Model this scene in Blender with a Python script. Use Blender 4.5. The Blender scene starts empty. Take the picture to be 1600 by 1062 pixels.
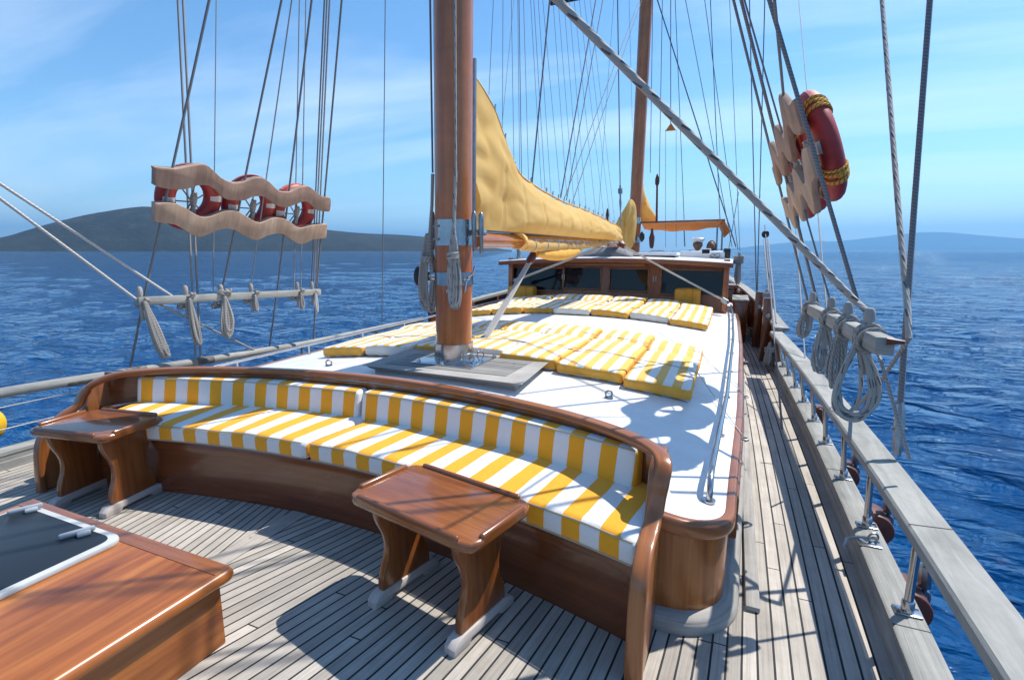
import bpy, bmesh, math, random
import numpy as np
from mathutils import Vector, Matrix, noise as mnoise
R = math.radians
random.seed(7)
S = bpy.context.scene
COL = S.collection

# ------------------------------------------------------------------ camera
PITCH, YAW, CAMP = 9.891, 23.316, (1.9, 0.0, 1.45)
cam = bpy.data.cameras.new('camera'); camo = bpy.data.objects.new('camera', cam); COL.objects.link(camo)
cam.lens = 18.0; cam.sensor_width = 36.0; cam.sensor_fit = 'HORIZONTAL'
cam.clip_start = 0.02; cam.clip_end = 90000
camo.location = CAMP; camo.rotation_euler = (R(90 - PITCH), 0, R(YAW))
S.camera = camo

# ------------------------------------------------------------------ light
SUN_EL, SUN_AZ = 56.0, 40.0          # azimuth measured from +Y (bow) towards +X (starboard)
sl = bpy.data.lights.new('sun', 'SUN'); so = bpy.data.objects.new('sun', sl); COL.objects.link(so)
sl.energy = 4.8; sl.angle = R(0.53); sl.color = (1.0, 0.94, 0.855)
so.location = (10, 20, 30); so.rotation_euler = (R(90 - SUN_EL), 0, R(180 - SUN_AZ))
S.view_settings.view_transform = 'Standard'; S.view_settings.look = 'None'
S.view_settings.gamma = 1.0; S.view_settings.exposure = 0.52
W = bpy.data.worlds.new('World'); S.world = W; W.use_nodes = True
wn, wl = W.node_tree.nodes, W.node_tree.links
bg = wn['Background']; bg.inputs['Strength'].default_value = 0.136
sky = wn.new('ShaderNodeTexSky'); sky.sky_type = 'NISHITA'; sky.sun_disc = False
sky.sun_elevation = R(SUN_EL); sky.sun_rotation = R(SUN_AZ)
sky.altitude = 0; sky.air_density = 1.0; sky.dust_density = 0.15; sky.ozone_density = 2.4
tc = wn.new('ShaderNodeTexCoord')
# thin cirrus: the direction is projected on a flat layer above the sea, so it is laid out in the sky itself
sep = wn.new('ShaderNodeSeparateXYZ'); wl.new(tc.outputs['Generated'], sep.inputs[0])
zc = wn.new('ShaderNodeMath'); zc.operation = 'MAXIMUM'; zc.inputs[1].default_value = 0.0; wl.new(sep.outputs['Z'], zc.inputs[0])
za = wn.new('ShaderNodeMath'); za.operation = 'ADD'; za.inputs[1].default_value = 0.16; wl.new(zc.outputs[0], za.inputs[0])
dx = wn.new('ShaderNodeMath'); dx.operation = 'DIVIDE'; wl.new(sep.outputs['X'], dx.inputs[0]); wl.new(za.outputs[0], dx.inputs[1])
dy = wn.new('ShaderNodeMath'); dy.operation = 'DIVIDE'; wl.new(sep.outputs['Y'], dy.inputs[0]); wl.new(za.outputs[0], dy.inputs[1])
cmb = wn.new('ShaderNodeCombineXYZ'); wl.new(dx.outputs[0], cmb.inputs[0]); wl.new(dy.outputs[0], cmb.inputs[1])
mp = wn.new('ShaderNodeMapping'); wl.new(cmb.outputs[0], mp.inputs[0])
mp.inputs['Rotation'].default_value = (0, 0, R(28)); mp.inputs['Scale'].default_value = (0.36, 1.25, 1)
mp.inputs['Location'].default_value = (0.7, 1.9, 0)
n1 = wn.new('ShaderNodeTexNoise'); n1.inputs['Scale'].default_value = 0.85; n1.inputs['Detail'].default_value = 7
n1.inputs['Roughness'].default_value = 0.55; n1.inputs['Distortion'].default_value = 0.6; wl.new(mp.outputs[0], n1.inputs['Vector'])
cr = wn.new('ShaderNodeMapRange'); cr.inputs['From Min'].default_value = 0.46; cr.inputs['From Max'].default_value = 0.84
cr.inputs['To Max'].default_value = 0.6; wl.new(n1.outputs['Fac'], cr.inputs['Value'])
mx = wn.new('ShaderNodeMix'); mx.data_type = 'RGBA'; wl.new(cr.outputs[0], mx.inputs['Factor'])
hs = wn.new('ShaderNodeHueSaturation'); hs.inputs['Saturation'].default_value = 1.12; wl.new(sky.outputs[0], hs.inputs['Color'])
tn = wn.new('ShaderNodeMix'); tn.data_type = 'RGBA'; tn.blend_type = 'MULTIPLY'; tn.inputs['Factor'].default_value = 1; tn.inputs['B'].default_value = (.86, 1.0, 1.03, 1)   # clear Aegean sky
wl.new(hs.outputs[0], tn.inputs['A']); wl.new(tn.outputs['Result'], mx.inputs['A']); mx.inputs['B'].default_value = (7.6, 8.2, 8.6, 1)
wl.new(mx.outputs['Result'], bg.inputs['Color'])

# ------------------------------------------------------------------ picture <-> place
F_ = 800.0
cp, sp_ = math.cos(R(PITCH)), math.sin(R(PITCH)); cy_, sy_ = math.cos(R(YAW)), math.sin(R(YAW))
FW = np.array([-sy_*cp, cy_*cp, -sp_]); RT = np.array([cy_, sy_, 0.0]); UP = np.cross(RT, FW); CP = np.array(CAMP)
def ray(x, y): return FW + RT*(x-800)/F_ - UP*(y-531)/F_
def hitp(x, y, n, d):          # plane n.p = d
    r = ray(x, y); n = np.array(n, float); return CP + r*((d - n@CP)/(n@r))
def az(x, y, z): return hitp(x, y, (0, 0, 1), z)
def ax(x, y, X): return hitp(x, y, (1, 0, 0), X)
def ay(x, y, Y): return hitp(x, y, (0, 1, 0), Y)
SL = 0.36                      # the shrouds lean inboard
def shp(x, y, side): return hitp(x, y, (side, 0, SL), 2.3 + SL*1.65)
def depth(x, y, d): return CP + ray(x, y)*d

# ------------------------------------------------------------------ mesh helper
class MB:
    def __init__(s): s.v = []; s.f = []; s.uv = []; s.m = []
    def add(s, verts, faces, uvs=None, mi=0, g=0):
        o = len(s.v); s.v += [tuple(map(float, p)) for p in verts]
        for k, f in enumerate(faces):
            s.f.append([i+o for i in f]); s.m.append(mi)
            if uvs is not None: s.uv.append(uvs[k])
            else:
                a, b, c = (np.array(verts[f[0]], float), np.array(verts[f[1]], float), np.array(verts[f[2]], float))
                n = np.abs(np.cross(b-a, c-a)); dm = int(np.argmax(n))
                if dm == g: i, j = [q for q in range(3) if q != dm]
                else: i = g; j = [q for q in range(3) if q not in (dm, g)][0]
                s.uv.append([(verts[q][i], verts[q][j]) for q in f])
        return s
    def grid(s, P, UV=None, closed=False, mi=0, capA=False, capB=False, flip=False):
        # P[i][j] rows of points
        n, m = len(P), len(P[0]); verts = [p for row in P for p in row]; faces = []; uvs = []
        for i in range(n-1):
            for j in range(m if closed else m-1):
                j2 = (j+1) % m
                f = [i*m+j, i*m+j2, (i+1)*m+j2, (i+1)*m+j]
                if flip: f = f[::-1]
                faces.append(f)
                if UV is not None:
                    def q(a, b, wrap): 
                        u = UV[a][b]
                        return u
                    jj = j+1 if (closed and len(UV[0]) > m) else j2
                    u = [UV[i][j], UV[i][jj], UV[i+1][jj], UV[i+1][j]]
                    uvs.append(u[::-1] if flip else u)
        if capA: faces.append(list(range(m))[::1 if flip else -1]); uvs.append([UV[0][k] for k in range(m)] if UV is not None else None)
        if capB: faces.append([(n-1)*m+k for k in range(m)][::-1 if flip else 1]); uvs.append([UV[n-1][k] for k in range(m)] if UV is not None else None)
        return s.add(verts, faces, uvs if UV is not None else None, mi)
    def tube(s, pts, r, n=6, closed=False, mi=0, vs=1.0):
        pts = [np.array(p, float) for p in pts]; N = len(pts)
        rr = r if hasattr(r, '__len__') else [r]*N
        T = []
        for i in range(N):
            a = pts[i-1] if (i > 0 or closed) else pts[i]; b = pts[(i+1) % N] if (i < N-1 or closed) else pts[i]
            t = b-a; l = np.linalg.norm(t); T.append(t/l if l > 1e-9 else np.array([0, 0, 1.0]))
        up = np.array([0, 0, 1.0]) if abs(T[0][2]) < .9 else np.array([1.0, 0, 0])
        nrm = np.cross(T[0], up); nrm /= np.linalg.norm(nrm)
        rows = []; UV = []; L = 0
        ring = range(N+1) if closed else range(N)
        for k in ring:
            i = k % N
            if k: L += np.linalg.norm(pts[i]-pts[k-1])
            nrm = nrm - T[i]*(nrm@T[i]); l = np.linalg.norm(nrm)
            nrm = nrm/l if l > 1e-6 else np.cross(T[i], [0.3, 0.5, 0.8])
            bi = np.cross(T[i], nrm)
            rows.append([pts[i]+rr[i]*(math.cos(2*math.pi*j/n)*nrm+math.sin(2*math.pi*j/n)*bi) for j in range(n)])
            UV.append([(L, j/n*vs) for j in range(n+1)])
        return s.grid(rows, UV, closed=True, mi=mi, capA=not closed, capB=not closed, flip=True)
    def bm(s, b, M=None, mi=0, g=0):
        if M is not None: b.transform(M)
        b.verts.index_update(); b.normal_update()
        vs = [v.co.copy() for v in b.verts]; fs = [[v.index for v in f.verts] for f in b.faces]
        b.free(); return s.add(vs, fs, None, mi, g)
    def box(s, c, d, bev=0.0, rot=None, mi=0, g=0, seg=2):
        b = bmesh.new(); bmesh.ops.create_cube(b, size=1.0)
        bmesh.ops.scale(b, vec=d, verts=b.verts)
        if bev > 0: bmesh.ops.bevel(b, geom=b.edges[:], offset=min(bev, min(d)*.49), segments=seg, affect='EDGES', profile=.5)
        lv = [v.co.copy() for v in b.verts]
        M = Matrix.Translation(Vector(c)) @ (rot.to_4x4() if rot is not None else Matrix())
        b.verts.index_update(); fs = [[v.index for v in f.verts] for f in b.faces]; b.free()
        t = MB(); t.add(lv, fs, None, mi, g)
        o = len(s.v); s.v += [tuple(M @ p) for p in lv]; s.f += [[i+o for i in f] for f in t.f]; s.uv += t.uv; s.m += t.m
        return s
    def prism(s, out, h, M, bev=0.0, seg=2, g=0, mi=0):   # outline in local xy, thickness h along local z
        b = bmesh.new(); vs = [b.verts.new((p[0], p[1], 0)) for p in out]; f = b.faces.new(vs)
        e = bmesh.ops.extrude_face_region(b, geom=[f]); up = [v for v in e['geom'] if isinstance(v, bmesh.types.BMVert)]
        bmesh.ops.translate(b, vec=(0, 0, h), verts=up); bmesh.ops.recalc_face_normals(b, faces=b.faces[:])
        if bev > 0:
            ed = [x for x in b.edges if (abs(x.verts[0].co.z-x.verts[1].co.z) < 1e-6)]
            bmesh.ops.bevel(b, geom=ed, offset=bev, segments=seg, affect='EDGES', profile=.5, clamp_overlap=True)
        lv = [v.co.copy() for v in b.verts]; b.verts.index_update(); fs = [[v.index for v in f.verts] for f in b.faces]; b.free()
        t = MB(); t.add(lv, fs, None, mi, g); M = Matrix(M)
        o = len(s.v); s.v += [tuple(M @ p) for p in lv]; s.f += [[i+o for i in f] for f in t.f]; s.uv += t.uv; s.m += t.m
        return s
    def lathe(s, prof, M, n=24, mi=0):      # profile (r, z)
        rows = [[M @ Vector((r*math.cos(2*math.pi*j/n), r*math.sin(2*math.pi*j/n), z)) for j in range(n)] for r, z in prof]
        UV = [[(z, j/n*.5) for j in range(n+1)] for r, z in prof]
        return s.grid(rows, UV, closed=True, mi=mi, capA=True, capB=True)
    def build(s, name, mats, parent=None, ang=38, label=None):
        me = bpy.data.meshes.new(name); off = Vector(parent_loc(parent))
        me.from_pydata([tuple(Vector(p)-off) for p in s.v], [], s.f)
        uvl = me.uv_layers.new(name='UVMap')
        flat = [c for f in s.uv for p in f for c in p]
        uvl.data.foreach_set('uv', [float(c) for c in flat])
        for m in (mats if isinstance(mats, (list, tuple)) else [mats]): me.materials.append(m)
        me.polygons.foreach_set('material_index', s.m)
        me.polygons.foreach_set('use_smooth', [True]*len(s.f))
        me.validate(); me.update()
        b = bmesh.new(); b.from_mesh(me); bmesh.ops.recalc_face_normals(b, faces=b.faces[:]) if s.__dict__.get('fix') else None
        b.to_mesh(me); b.free()
        me.set_sharp_from_angle(angle=R(ang))
        o = bpy.data.objects.new(name, me); COL.objects.link(o)
        if parent is not None: o.parent = parent
        if label: o['label'] = label
        return o
LOC = {}
def parent_loc(p):
    v = Vector((0, 0, 0))
    while p is not None:
        v += Vector(p.location); p = p.parent
    return v
def thing(name, label, cat, loc=(0, 0, 0), group=None):
    o = bpy.data.objects.new(name, None); COL.objects.link(o); o.location = tuple(map(float, loc)); o.empty_display_size = .1
    o['label'] = label; o['category'] = cat
    if group: o['group'] = group
    return o
def tag(o, label, cat, group=None):
    o['label'] = label; o['category'] = cat
    if group: o['group'] = group
    return o
def struct(o, kind='structure'): o['kind'] = kind; return o
def RZ(a): return Matrix.Rotation(a, 3, 'Z')
def spline(pts, n=8, closed=False):
    P = [np.array(p, float) for p in pts]; out = []; N = len(P)
    for i in range(N if closed else N-1):
        p0 = P[(i-1) % N] if (closed or i > 0) else 2*P[0]-P[1]; p1 = P[i]; p2 = P[(i+1) % N]
        p3 = P[(i+2) % N] if (closed or i+2 < N) else 2*P[-1]-P[-2]
        for k in range(n):
            t = k/n
            out.append(.5*((2*p1)+(-p0+p2)*t+(2*p0-5*p1+4*p2-p3)*t*t+(-p0+3*p1-3*p2+p3)*t**3))
    if not closed: out.append(P[-1])
    return out
def nz(x, y=0.0, z=0.0): return mnoise.noise(Vector((x, y, z)))

# ------------------------------------------------------------------ materials
def newmat(name):
    m = bpy.data.materials.new(name); m.use_nodes = True
    return m, m.node_tree.nodes, m.node_tree.links, m.node_tree.nodes['Principled BSDF']
def N(ns, t, **kw):
    n = ns.new('ShaderNode'+t)
    for k, v in kw.items():
        if k in n.inputs.keys(): n.inputs[k].default_value = v
        else: setattr(n, k, v)
    return n
def ramp(ns, stops):
    r = ns.new('ShaderNodeValToRGB'); e = r.color_ramp.elements
    while len(e) < len(stops): e.new(0.5)
    for el, (p, c) in zip(e, stops): el.position = p; el.color = (*c, 1)
    return r
def uvmap(ns, ls, scale, rot=0):
    u = N(ns, 'UVMap'); m = ns.new('ShaderNodeMapping'); m.inputs['Scale'].default_value = scale
    m.inputs['Rotation'].default_value = (0, 0, rot); ls.new(u.outputs[0], m.inputs[0]); return m
def wood(name, c1, c2, c3, rough=.3, coat=.0, gs=(2.0, 34, 1), bump=.05, seed=0.0, dirt=0.0, spread=1.0):
    m, ns, ls, b = newmat(name)
    mp = uvmap(ns, ls, gs); mp.inputs['Location'].default_value = (seed*3.7, seed*9.1, 0)
    n = N(ns, 'TexNoise', Scale=1.0, Detail=6.0, Roughness=.62, Distortion=.7); ls.new(mp.outputs[0], n.inputs['Vector'])
    mp2 = uvmap(ns, ls, (gs[0]*.5, gs[1]*.16, 1)); n2 = N(ns, 'TexNoise', Scale=1.0, Detail=3.0, Distortion=1.2); ls.new(mp2.outputs[0], n2.inputs['Vector'])
    a = N(ns, 'Math', operation='MULTIPLY_ADD'); a.inputs[1].default_value = .5; ls.new(n.outputs['Fac'], a.inputs[0])
    h = N(ns, 'Math', operation='MULTIPLY'); h.inputs[1].default_value = .5; ls.new(n2.outputs['Fac'], h.inputs[0]); ls.new(h.outputs[0], a.inputs[2])
    r = ramp(ns, [(.5-.16*spread, c1), (.5, c2), (.5+.16*spread, c3)]); ls.new(a.outputs[0], r.inputs[0])
    col = r.outputs[0]
    if dirt:
        tcx = N(ns, 'TexCoord'); n3 = N(ns, 'TexNoise', Scale=3.1, Detail=5.0, Roughness=.7); ls.new(tcx.outputs['Object'], n3.inputs['Vector'])
        mr = N(ns, 'MapRange'); mr.inputs['From Min'].default_value = .35; mr.inputs['From Max'].default_value = .7
        mr.inputs['To Min'].default_value = 1-dirt; mr.inputs['To Max'].default_value = 1.06; ls.new(n3.outputs['Fac'], mr.inputs[0])
        mm = N(ns, 'Mix', data_type='RGBA', blend_type='MULTIPLY'); mm.inputs['Factor'].default_value = 1
        ls.new(col, mm.inputs['A']); ls.new(mr.outputs[0], mm.inputs['B']); col = mm.outputs['Result']
    ls.new(col, b.inputs['Base Color'])
    rr = N(ns, 'MapRange'); rr.inputs['To Min'].default_value = rough*.8; rr.inputs['To Max'].default_value = rough*1.25; ls.new(n2.outputs['Fac'], rr.inputs[0]); ls.new(rr.outputs[0], b.inputs['Roughness'])
    b.inputs['Coat Weight'].default_value = coat; b.inputs['Coat Roughness'].default_value = .08
    bp = N(ns, 'Bump', Strength=bump, Distance=.01); ls.new(n.outputs['Fac'], bp.inputs['Height']); ls.new(bp.outputs[0], b.inputs['Normal'])
    return m
def plain(name, c, rough=.5, metal=0.0, var=.0, vs=6.0, bump=0.0, bs=40, coat=0):
    m, ns, ls, b = newmat(name)
    b.inputs['Base Color'].default_value = (*c, 1); b.inputs['Roughness'].default_value = rough; b.inputs['Metallic'].default_value = metal
    b.inputs['Coat Weight'].default_value = coat
    tcx = N(ns, 'TexCoord')
    if var:
        n = N(ns, 'TexNoise', Scale=vs, Detail=5.0, Roughness=.65); ls.new(tcx.outputs['Object'], n.inputs['Vector'])
        r = ramp(ns, [(.3, tuple(x*(1-var) for x in c)), (.65, c)]); ls.new(n.outputs['Fac'], r.inputs[0]); ls.new(r.outputs[0], b.inputs['Base Color'])
        rr = N(ns, 'MapRange'); rr.inputs['To Min'].default_value = rough*1.2; rr.inputs['To Max'].default_value = rough*.8; ls.new(n.outputs['Fac'], rr.inputs[0]); ls.new(rr.outputs[0], b.inputs['Roughness'])
    if bump:
        n = N(ns, 'TexNoise', Scale=bs, Detail=3.0); ls.new(tcx.outputs['Object'], n.inputs['Vector'])
        bp = N(ns, 'Bump', Strength=bump, Distance=.01); ls.new(n.outputs['Fac'], bp.inputs['Height']); ls.new(bp.outputs[0], b.inputs['Normal'])
    return m
def stripes(name, ya, wa, period, axis, duty=.5, phase=0.0, bump=.12, wr=9.0):
    m, ns, ls, b = newmat(name)
    u = N(ns, 'UVMap'); sx = N(ns, 'SeparateXYZ'); ls.new(u.outputs[0], sx.inputs[0])
    tcx = N(ns, 'TexCoord'); nn = N(ns, 'TexNoise', Scale=wr, Detail=3.0); ls.new(tcx.outputs['Object'], nn.inputs['Vector'])
    wob = N(ns, 'MapRange'); wob.inputs['To Min'].default_value = -.004; wob.inputs['To Max'].default_value = .004; ls.new(nn.outputs['Fac'], wob.inputs[0])
    ad = N(ns, 'Math', operation='ADD'); ls.new(sx.outputs[axis], ad.inputs[0]); ls.new(wob.outputs[0], ad.inputs[1])
    d = N(ns, 'Math', operation='MULTIPLY_ADD'); d.inputs[1].default_value = 1/period; d.inputs[2].default_value = phase; ls.new(ad.outputs[0], d.inputs[0])
    fr = N(ns, 'Math', operation='FRACT'); ls.new(d.outputs[0], fr.inputs[0])
    lt = N(ns, 'Math', operation='LESS_THAN'); lt.inputs[1].default_value = duty; ls.new(fr.outputs[0], lt.inputs[0])
    n2 = N(ns, 'TexNoise', Scale=2.2, Detail=4.0); ls.new(tcx.outputs['Object'], n2.inputs['Vector'])
    mx = N(ns, 'Mix', data_type='RGBA'); ls.new(lt.outputs[0], mx.inputs['Factor']); mx.inputs['A'].default_value = (*wa, 1); mx.inputs['B'].default_value = (*ya, 1)
    mr = N(ns, 'MapRange'); mr.inputs['To Min'].default_value = .86; mr.inputs['To Max'].default_value = 1.1; ls.new(n2.outputs['Fac'], mr.inputs[0])
    mm = N(ns, 'Mix', data_type='RGBA', blend_type='MULTIPLY'); mm.inputs['Factor'].default_value = 1; ls.new(mx.outputs['Result'], mm.inputs['A']); ls.new(mr.outputs[0], mm.inputs['B'])
    ls.new(mm.outputs['Result'], b.inputs['Base Color']); b.inputs['Roughness'].default_value = .85
    b.inputs['Sheen Weight'].default_value = .15
    wv = N(ns, 'TexNoise', Scale=420.0, Detail=1.0); ls.new(tcx.outputs['Object'], wv.inputs['Vector'])
    nw = N(ns, 'TexNoise', Scale=16.0, Detail=4.0, Roughness=.6, Distortion=1.4); ls.new(tcx.outputs['Object'], nw.inputs['Vector'])
    s0 = N(ns, 'Math', operation='MULTIPLY_ADD'); s0.inputs[1].default_value = .45; ls.new(nw.outputs['Fac'], s0.inputs[0]); ls.new(nn.outputs['Fac'], s0.inputs[2])
    sm = N(ns, 'Math', operation='MULTIPLY_ADD'); sm.inputs[1].default_value = .05; ls.new(wv.outputs['Fac'], sm.inputs[0]); ls.new(s0.outputs[0], sm.inputs[2])
    bp = N(ns, 'Bump', Strength=bump*2.6, Distance=.02); ls.new(sm.outputs[0], bp.inputs['Height']); ls.new(bp.outputs[0], b.inputs['Normal'])
    return m
def ropemat(name, c, fleck, amt=.18, twist=(26.0, 3.0), rough=.9, metal=0.0, dash=0):
    m, ns, ls, b = newmat(name)
    u = N(ns, 'UVMap'); sx = N(ns, 'SeparateXYZ'); ls.new(u.outputs[0], sx.inputs[0])
    a = N(ns, 'Math', operation='MULTIPLY'); a.inputs[1].default_value = twist[0]; ls.new(sx.outputs[0], a.inputs[0])
    bb = N(ns, 'Math', operation='MULTIPLY_ADD'); bb.inputs[1].default_value = twist[1]; ls.new(sx.outputs[1], bb.inputs[0]); ls.new(a.outputs[0], bb.inputs[2])
    fr = N(ns, 'Math', operation='FRACT'); ls.new(bb.outputs[0], fr.inputs[0])
    lt = N(ns, 'Math', operation='LESS_THAN'); lt.inputs[1].default_value = amt; ls.new(fr.outputs[0], lt.inputs[0])
    if dash:
        d1 = N(ns, 'Math', operation='MULTIPLY'); d1.inputs[1].default_value = dash; ls.new(sx.outputs[0], d1.inputs[0]); d2 = N(ns, 'Math', operation='FRACT'); ls.new(d1.outputs[0], d2.inputs[0])
        d3 = N(ns, 'Math', operation='LESS_THAN'); d3.inputs[1].default_value = .5; ls.new(d2.outputs[0], d3.inputs[0]); d4 = N(ns, 'Math', operation='MULTIPLY'); ls.new(d3.outputs[0], d4.inputs[0]); ls.new(lt.outputs[0], d4.inputs[1]); lt = d4
    mx = N(ns, 'Mix', data_type='RGBA'); ls.new(lt.outputs[0], mx.inputs['Factor']); mx.inputs['A'].default_value = (*c, 1); mx.inputs['B'].default_value = (*fleck, 1)
    ls.new(mx.outputs['Result'], b.inputs['Base Color']); b.inputs['Roughness'].default_value = rough; b.inputs['Metallic'].default_value = metal
    s = N(ns, 'Math', operation='SINE'); k = N(ns, 'Math', operation='MULTIPLY'); k.inputs[1].default_value = 18.8; ls.new(bb.outputs[0], k.inputs[0]); ls.new(k.outputs[0], s.inputs[0])
    bp = N(ns, 'Bump', Strength=.35, Distance=.003); ls.new(s.outputs[0], bp.inputs['Height']); ls.new(bp.outputs[0], b.inputs['Normal'])
    return m
M = {}
M['mahog'] = wood('varnished_mahogany', (.12, .034, .009), (.225, .071, .018), (.31, .108, .030), .26, .55, (2.2, 40, 1), .04)
M['mahog_light'] = wood('light_mahogany', (.16, .05, .014), (.27, .09, .024), (.36, .13, .037), .28, .35, (2.2, 40, 1), .04, .9)
M['housewood'] = wood('wheelhouse_varnish', (.17, .048, .014), (.26, .08, .022), (.34, .115, .034), .32, .3, (1.6, 30, 1), .04, 6.1)
M['mahog_dark'] = wood('dark_mahogany', (.09, .025, .009), (.155, .046, .015), (.215, .068, .023), .26, .55, (1.6, 30, 1), .04, 1.3)
M['hatchwood'] = wood('honey_varnish', (.17, .040, .007), (.34, .105, .020), (.50, .19, .042), .3, .3, (.9, 17, 1), .03, 2.1, .12, .85)
M['mastwood'] = wood('mast_varnish', (.34, .085, .015), (.44, .125, .024), (.53, .18, .040), .26, .5, (1.0, 26, 1), .05, .4, .3)
M['teak'] = wood('weathered_teak', (.25, .235, .215), (.36, .345, .32), (.45, .43, .40), .8, 0, (2.6, 60, 1), .3, .7, .25)
M['railteak'] = wood('silvered_teak', (.20, .205, .19), (.30, .305, .285), (.39, .39, .37), .75, 0, (3.2, 80, 1), .3, 1.7, .2)
M['board'] = wood('pale_board', (.34, .22, .15), (.45, .31, .22), (.55, .41, .30), .7, 0, (3.0, 26, 1), .15, 3.1, .25)
M['board_red'] = wood('weathered_board', (.26, .155, .11), (.35, .225, .165), (.42, .29, .22), .75, 0, (3.0, 26, 1), .15, 4.2, .35)
M['stripe_bench'] = stripes('bench_fabric', (.86, .37, .008), (.74, .735, .72), .166, 0, .5, .0)
M['stripe_mat'] = stripes('mattress_fabric', (.83, .46, .085), (.80, .785, .74), .116, 1, .5, .25, .2, 7.0)
M['yellow_fabric'] = plain('yellow_fabric', (.80, .40, .055), .85, 0, .25, 7, .15, 60)
M['white'] = plain('white_gelcoat', (.77, .775, .775), .36, 0, .16, 3.2, .05, 90)
M['white_paint'] = plain('white_paint', (.76, .77, .77), .4, 0, .12, 5)
M['steel'] = plain('polished_steel', (.52, .52, .53), .2, 1.0, .25, 9)
M['galv'] = plain('dull_steel', (.36, .38, .40), .38, 1.0, .35, 14)
M['dark'] = plain('dark_rubber', (.018, .018, .02), .5, 0, .2)
M['grey_plastic'] = plain('grey_plastic', (.30, .33, .36), .35)
M['lid_grey'] = plain('light_grey_frame', (.50, .525, .53), .45, 0, .2, 8)
M['rope'] = ropemat('braided_rope', (.37, .36, .335), (.10, .10, .115), .22, (6.0, 2.0), dash=13)
M['rope_old'] = ropemat('weathered_rope', (.36, .345, .32), (.22, .20, .18), .3, (40, 2))
M['rope_pale'] = ropemat('pale_rope', (.55, .54, .51), (.40, .39, .37), .3, (40, 2))
M['wire'] = ropemat('wire_rope', (.19, .195, .205), (.12, .12, .13), .4, (60, 2), .55)
M['wire_pale'] = ropemat('pale_wire', (.32, .33, .34), (.2, .2, .21), .4, (60, 2), .6)
M['red'] = plain('faded_red_buoy', (.42, .032, .030), .5, 0, .3, 5, .08, 30)
M['reflect'] = plain('reflective_tape', (.60, .60, .60), .35, 0, .15, 12)
M['grey_canvas'] = plain('grey_canvas', (.20, .21, .22), .85, 0, .25, 8, .2, 20)
M['pink'] = plain('sun_bleached_red', (.62, .20, .16), .6, 0, .25, 5)
M['cord'] = ropemat('yellow_red_cord', (.65, .42, .06), (.40, .06, .03), .35, (50, 2))
M['orange'] = plain('orange_canvas', (.62, .20, .03), .85, 0, .15, 5)
M['brown_pad'] = plain('brown_pad', (.12, .028, .016), .5, 0, .3, 20)
M['black_cloth'] = plain('dark_cloth', (.02, .025, .045), .9)
M['skin'] = plain('tanned_skin', (.20, .095, .06), .6)
M['hair'] = plain('dark_hair', (.02, .014, .012), .7)
M['yellow_buoy'] = plain('yellow_buoy', (.80, .48, .01), .45)
def glassmat(name, c, rough=.03):
    m, ns, ls, b = newmat(name); b.inputs['Base Color'].default_value = (*c, 1); b.inputs['Roughness'].default_value = rough
    b.inputs['IOR'].default_value = 1.5; b.inputs['Specular IOR Level'].default_value = .35
    tcx = N(ns, 'TexCoord'); n = N(ns, 'TexNoise', Scale=1.3, Detail=2.0); ls.new(tcx.outputs['Object'], n.inputs['Vector'])
    bp = N(ns, 'Bump', Strength=.03, Distance=.05); ls.new(n.outputs['Fac'], bp.inputs['Height']); ls.new(bp.outputs[0], b.inputs['Normal'])
    return m
M['glass'] = glassmat('dark_glass', (.006, .010, .018))
M['smoked'] = glassmat('smoked_acrylic', (.016, .022, .030), .38)
def sailmat():
    m, ns, ls, b = newmat('yellow_sailcloth')
    tcx = N(ns, 'TexCoord'); n = N(ns, 'TexNoise', Scale=3.0, Detail=5.0, Roughness=.6); ls.new(tcx.outputs['Object'], n.inputs['Vector'])
    r = ramp(ns, [(.3, (.86, .60, .21)), (.7, (.90, .67, .28))]); ls.new(n.outputs['Fac'], r.inputs[0]); ls.new(r.outputs[0], b.inputs['Base Color'])
    b.inputs['Roughness'].default_value = .8
    n2 = N(ns, 'TexNoise', Scale=4.5, Detail=3.0, Distortion=.6); ls.new(tcx.outputs['Object'], n2.inputs['Vector'])
    bp = N(ns, 'Bump', Strength=.18, Distance=.03); ls.new(n2.outputs['Fac'], bp.inputs['Height']); ls.new(bp.outputs[0], b.inputs['Normal'])
    t = N(ns, 'BsdfTranslucent'); ls.new(r.outputs[0], t.inputs['Color']); ls.new(bp.outputs[0], t.inputs['Normal'])
    mx = N(ns, 'MixShader'); mx.inputs[0].default_value = .5; ls.new(b.outputs[0], mx.inputs[1]); ls.new(t.outputs[0], mx.inputs[2])
    ls.new(mx.outputs[0], ns['Material Output'].inputs['Surface']); return m
M['sail'] = sailmat()
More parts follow.
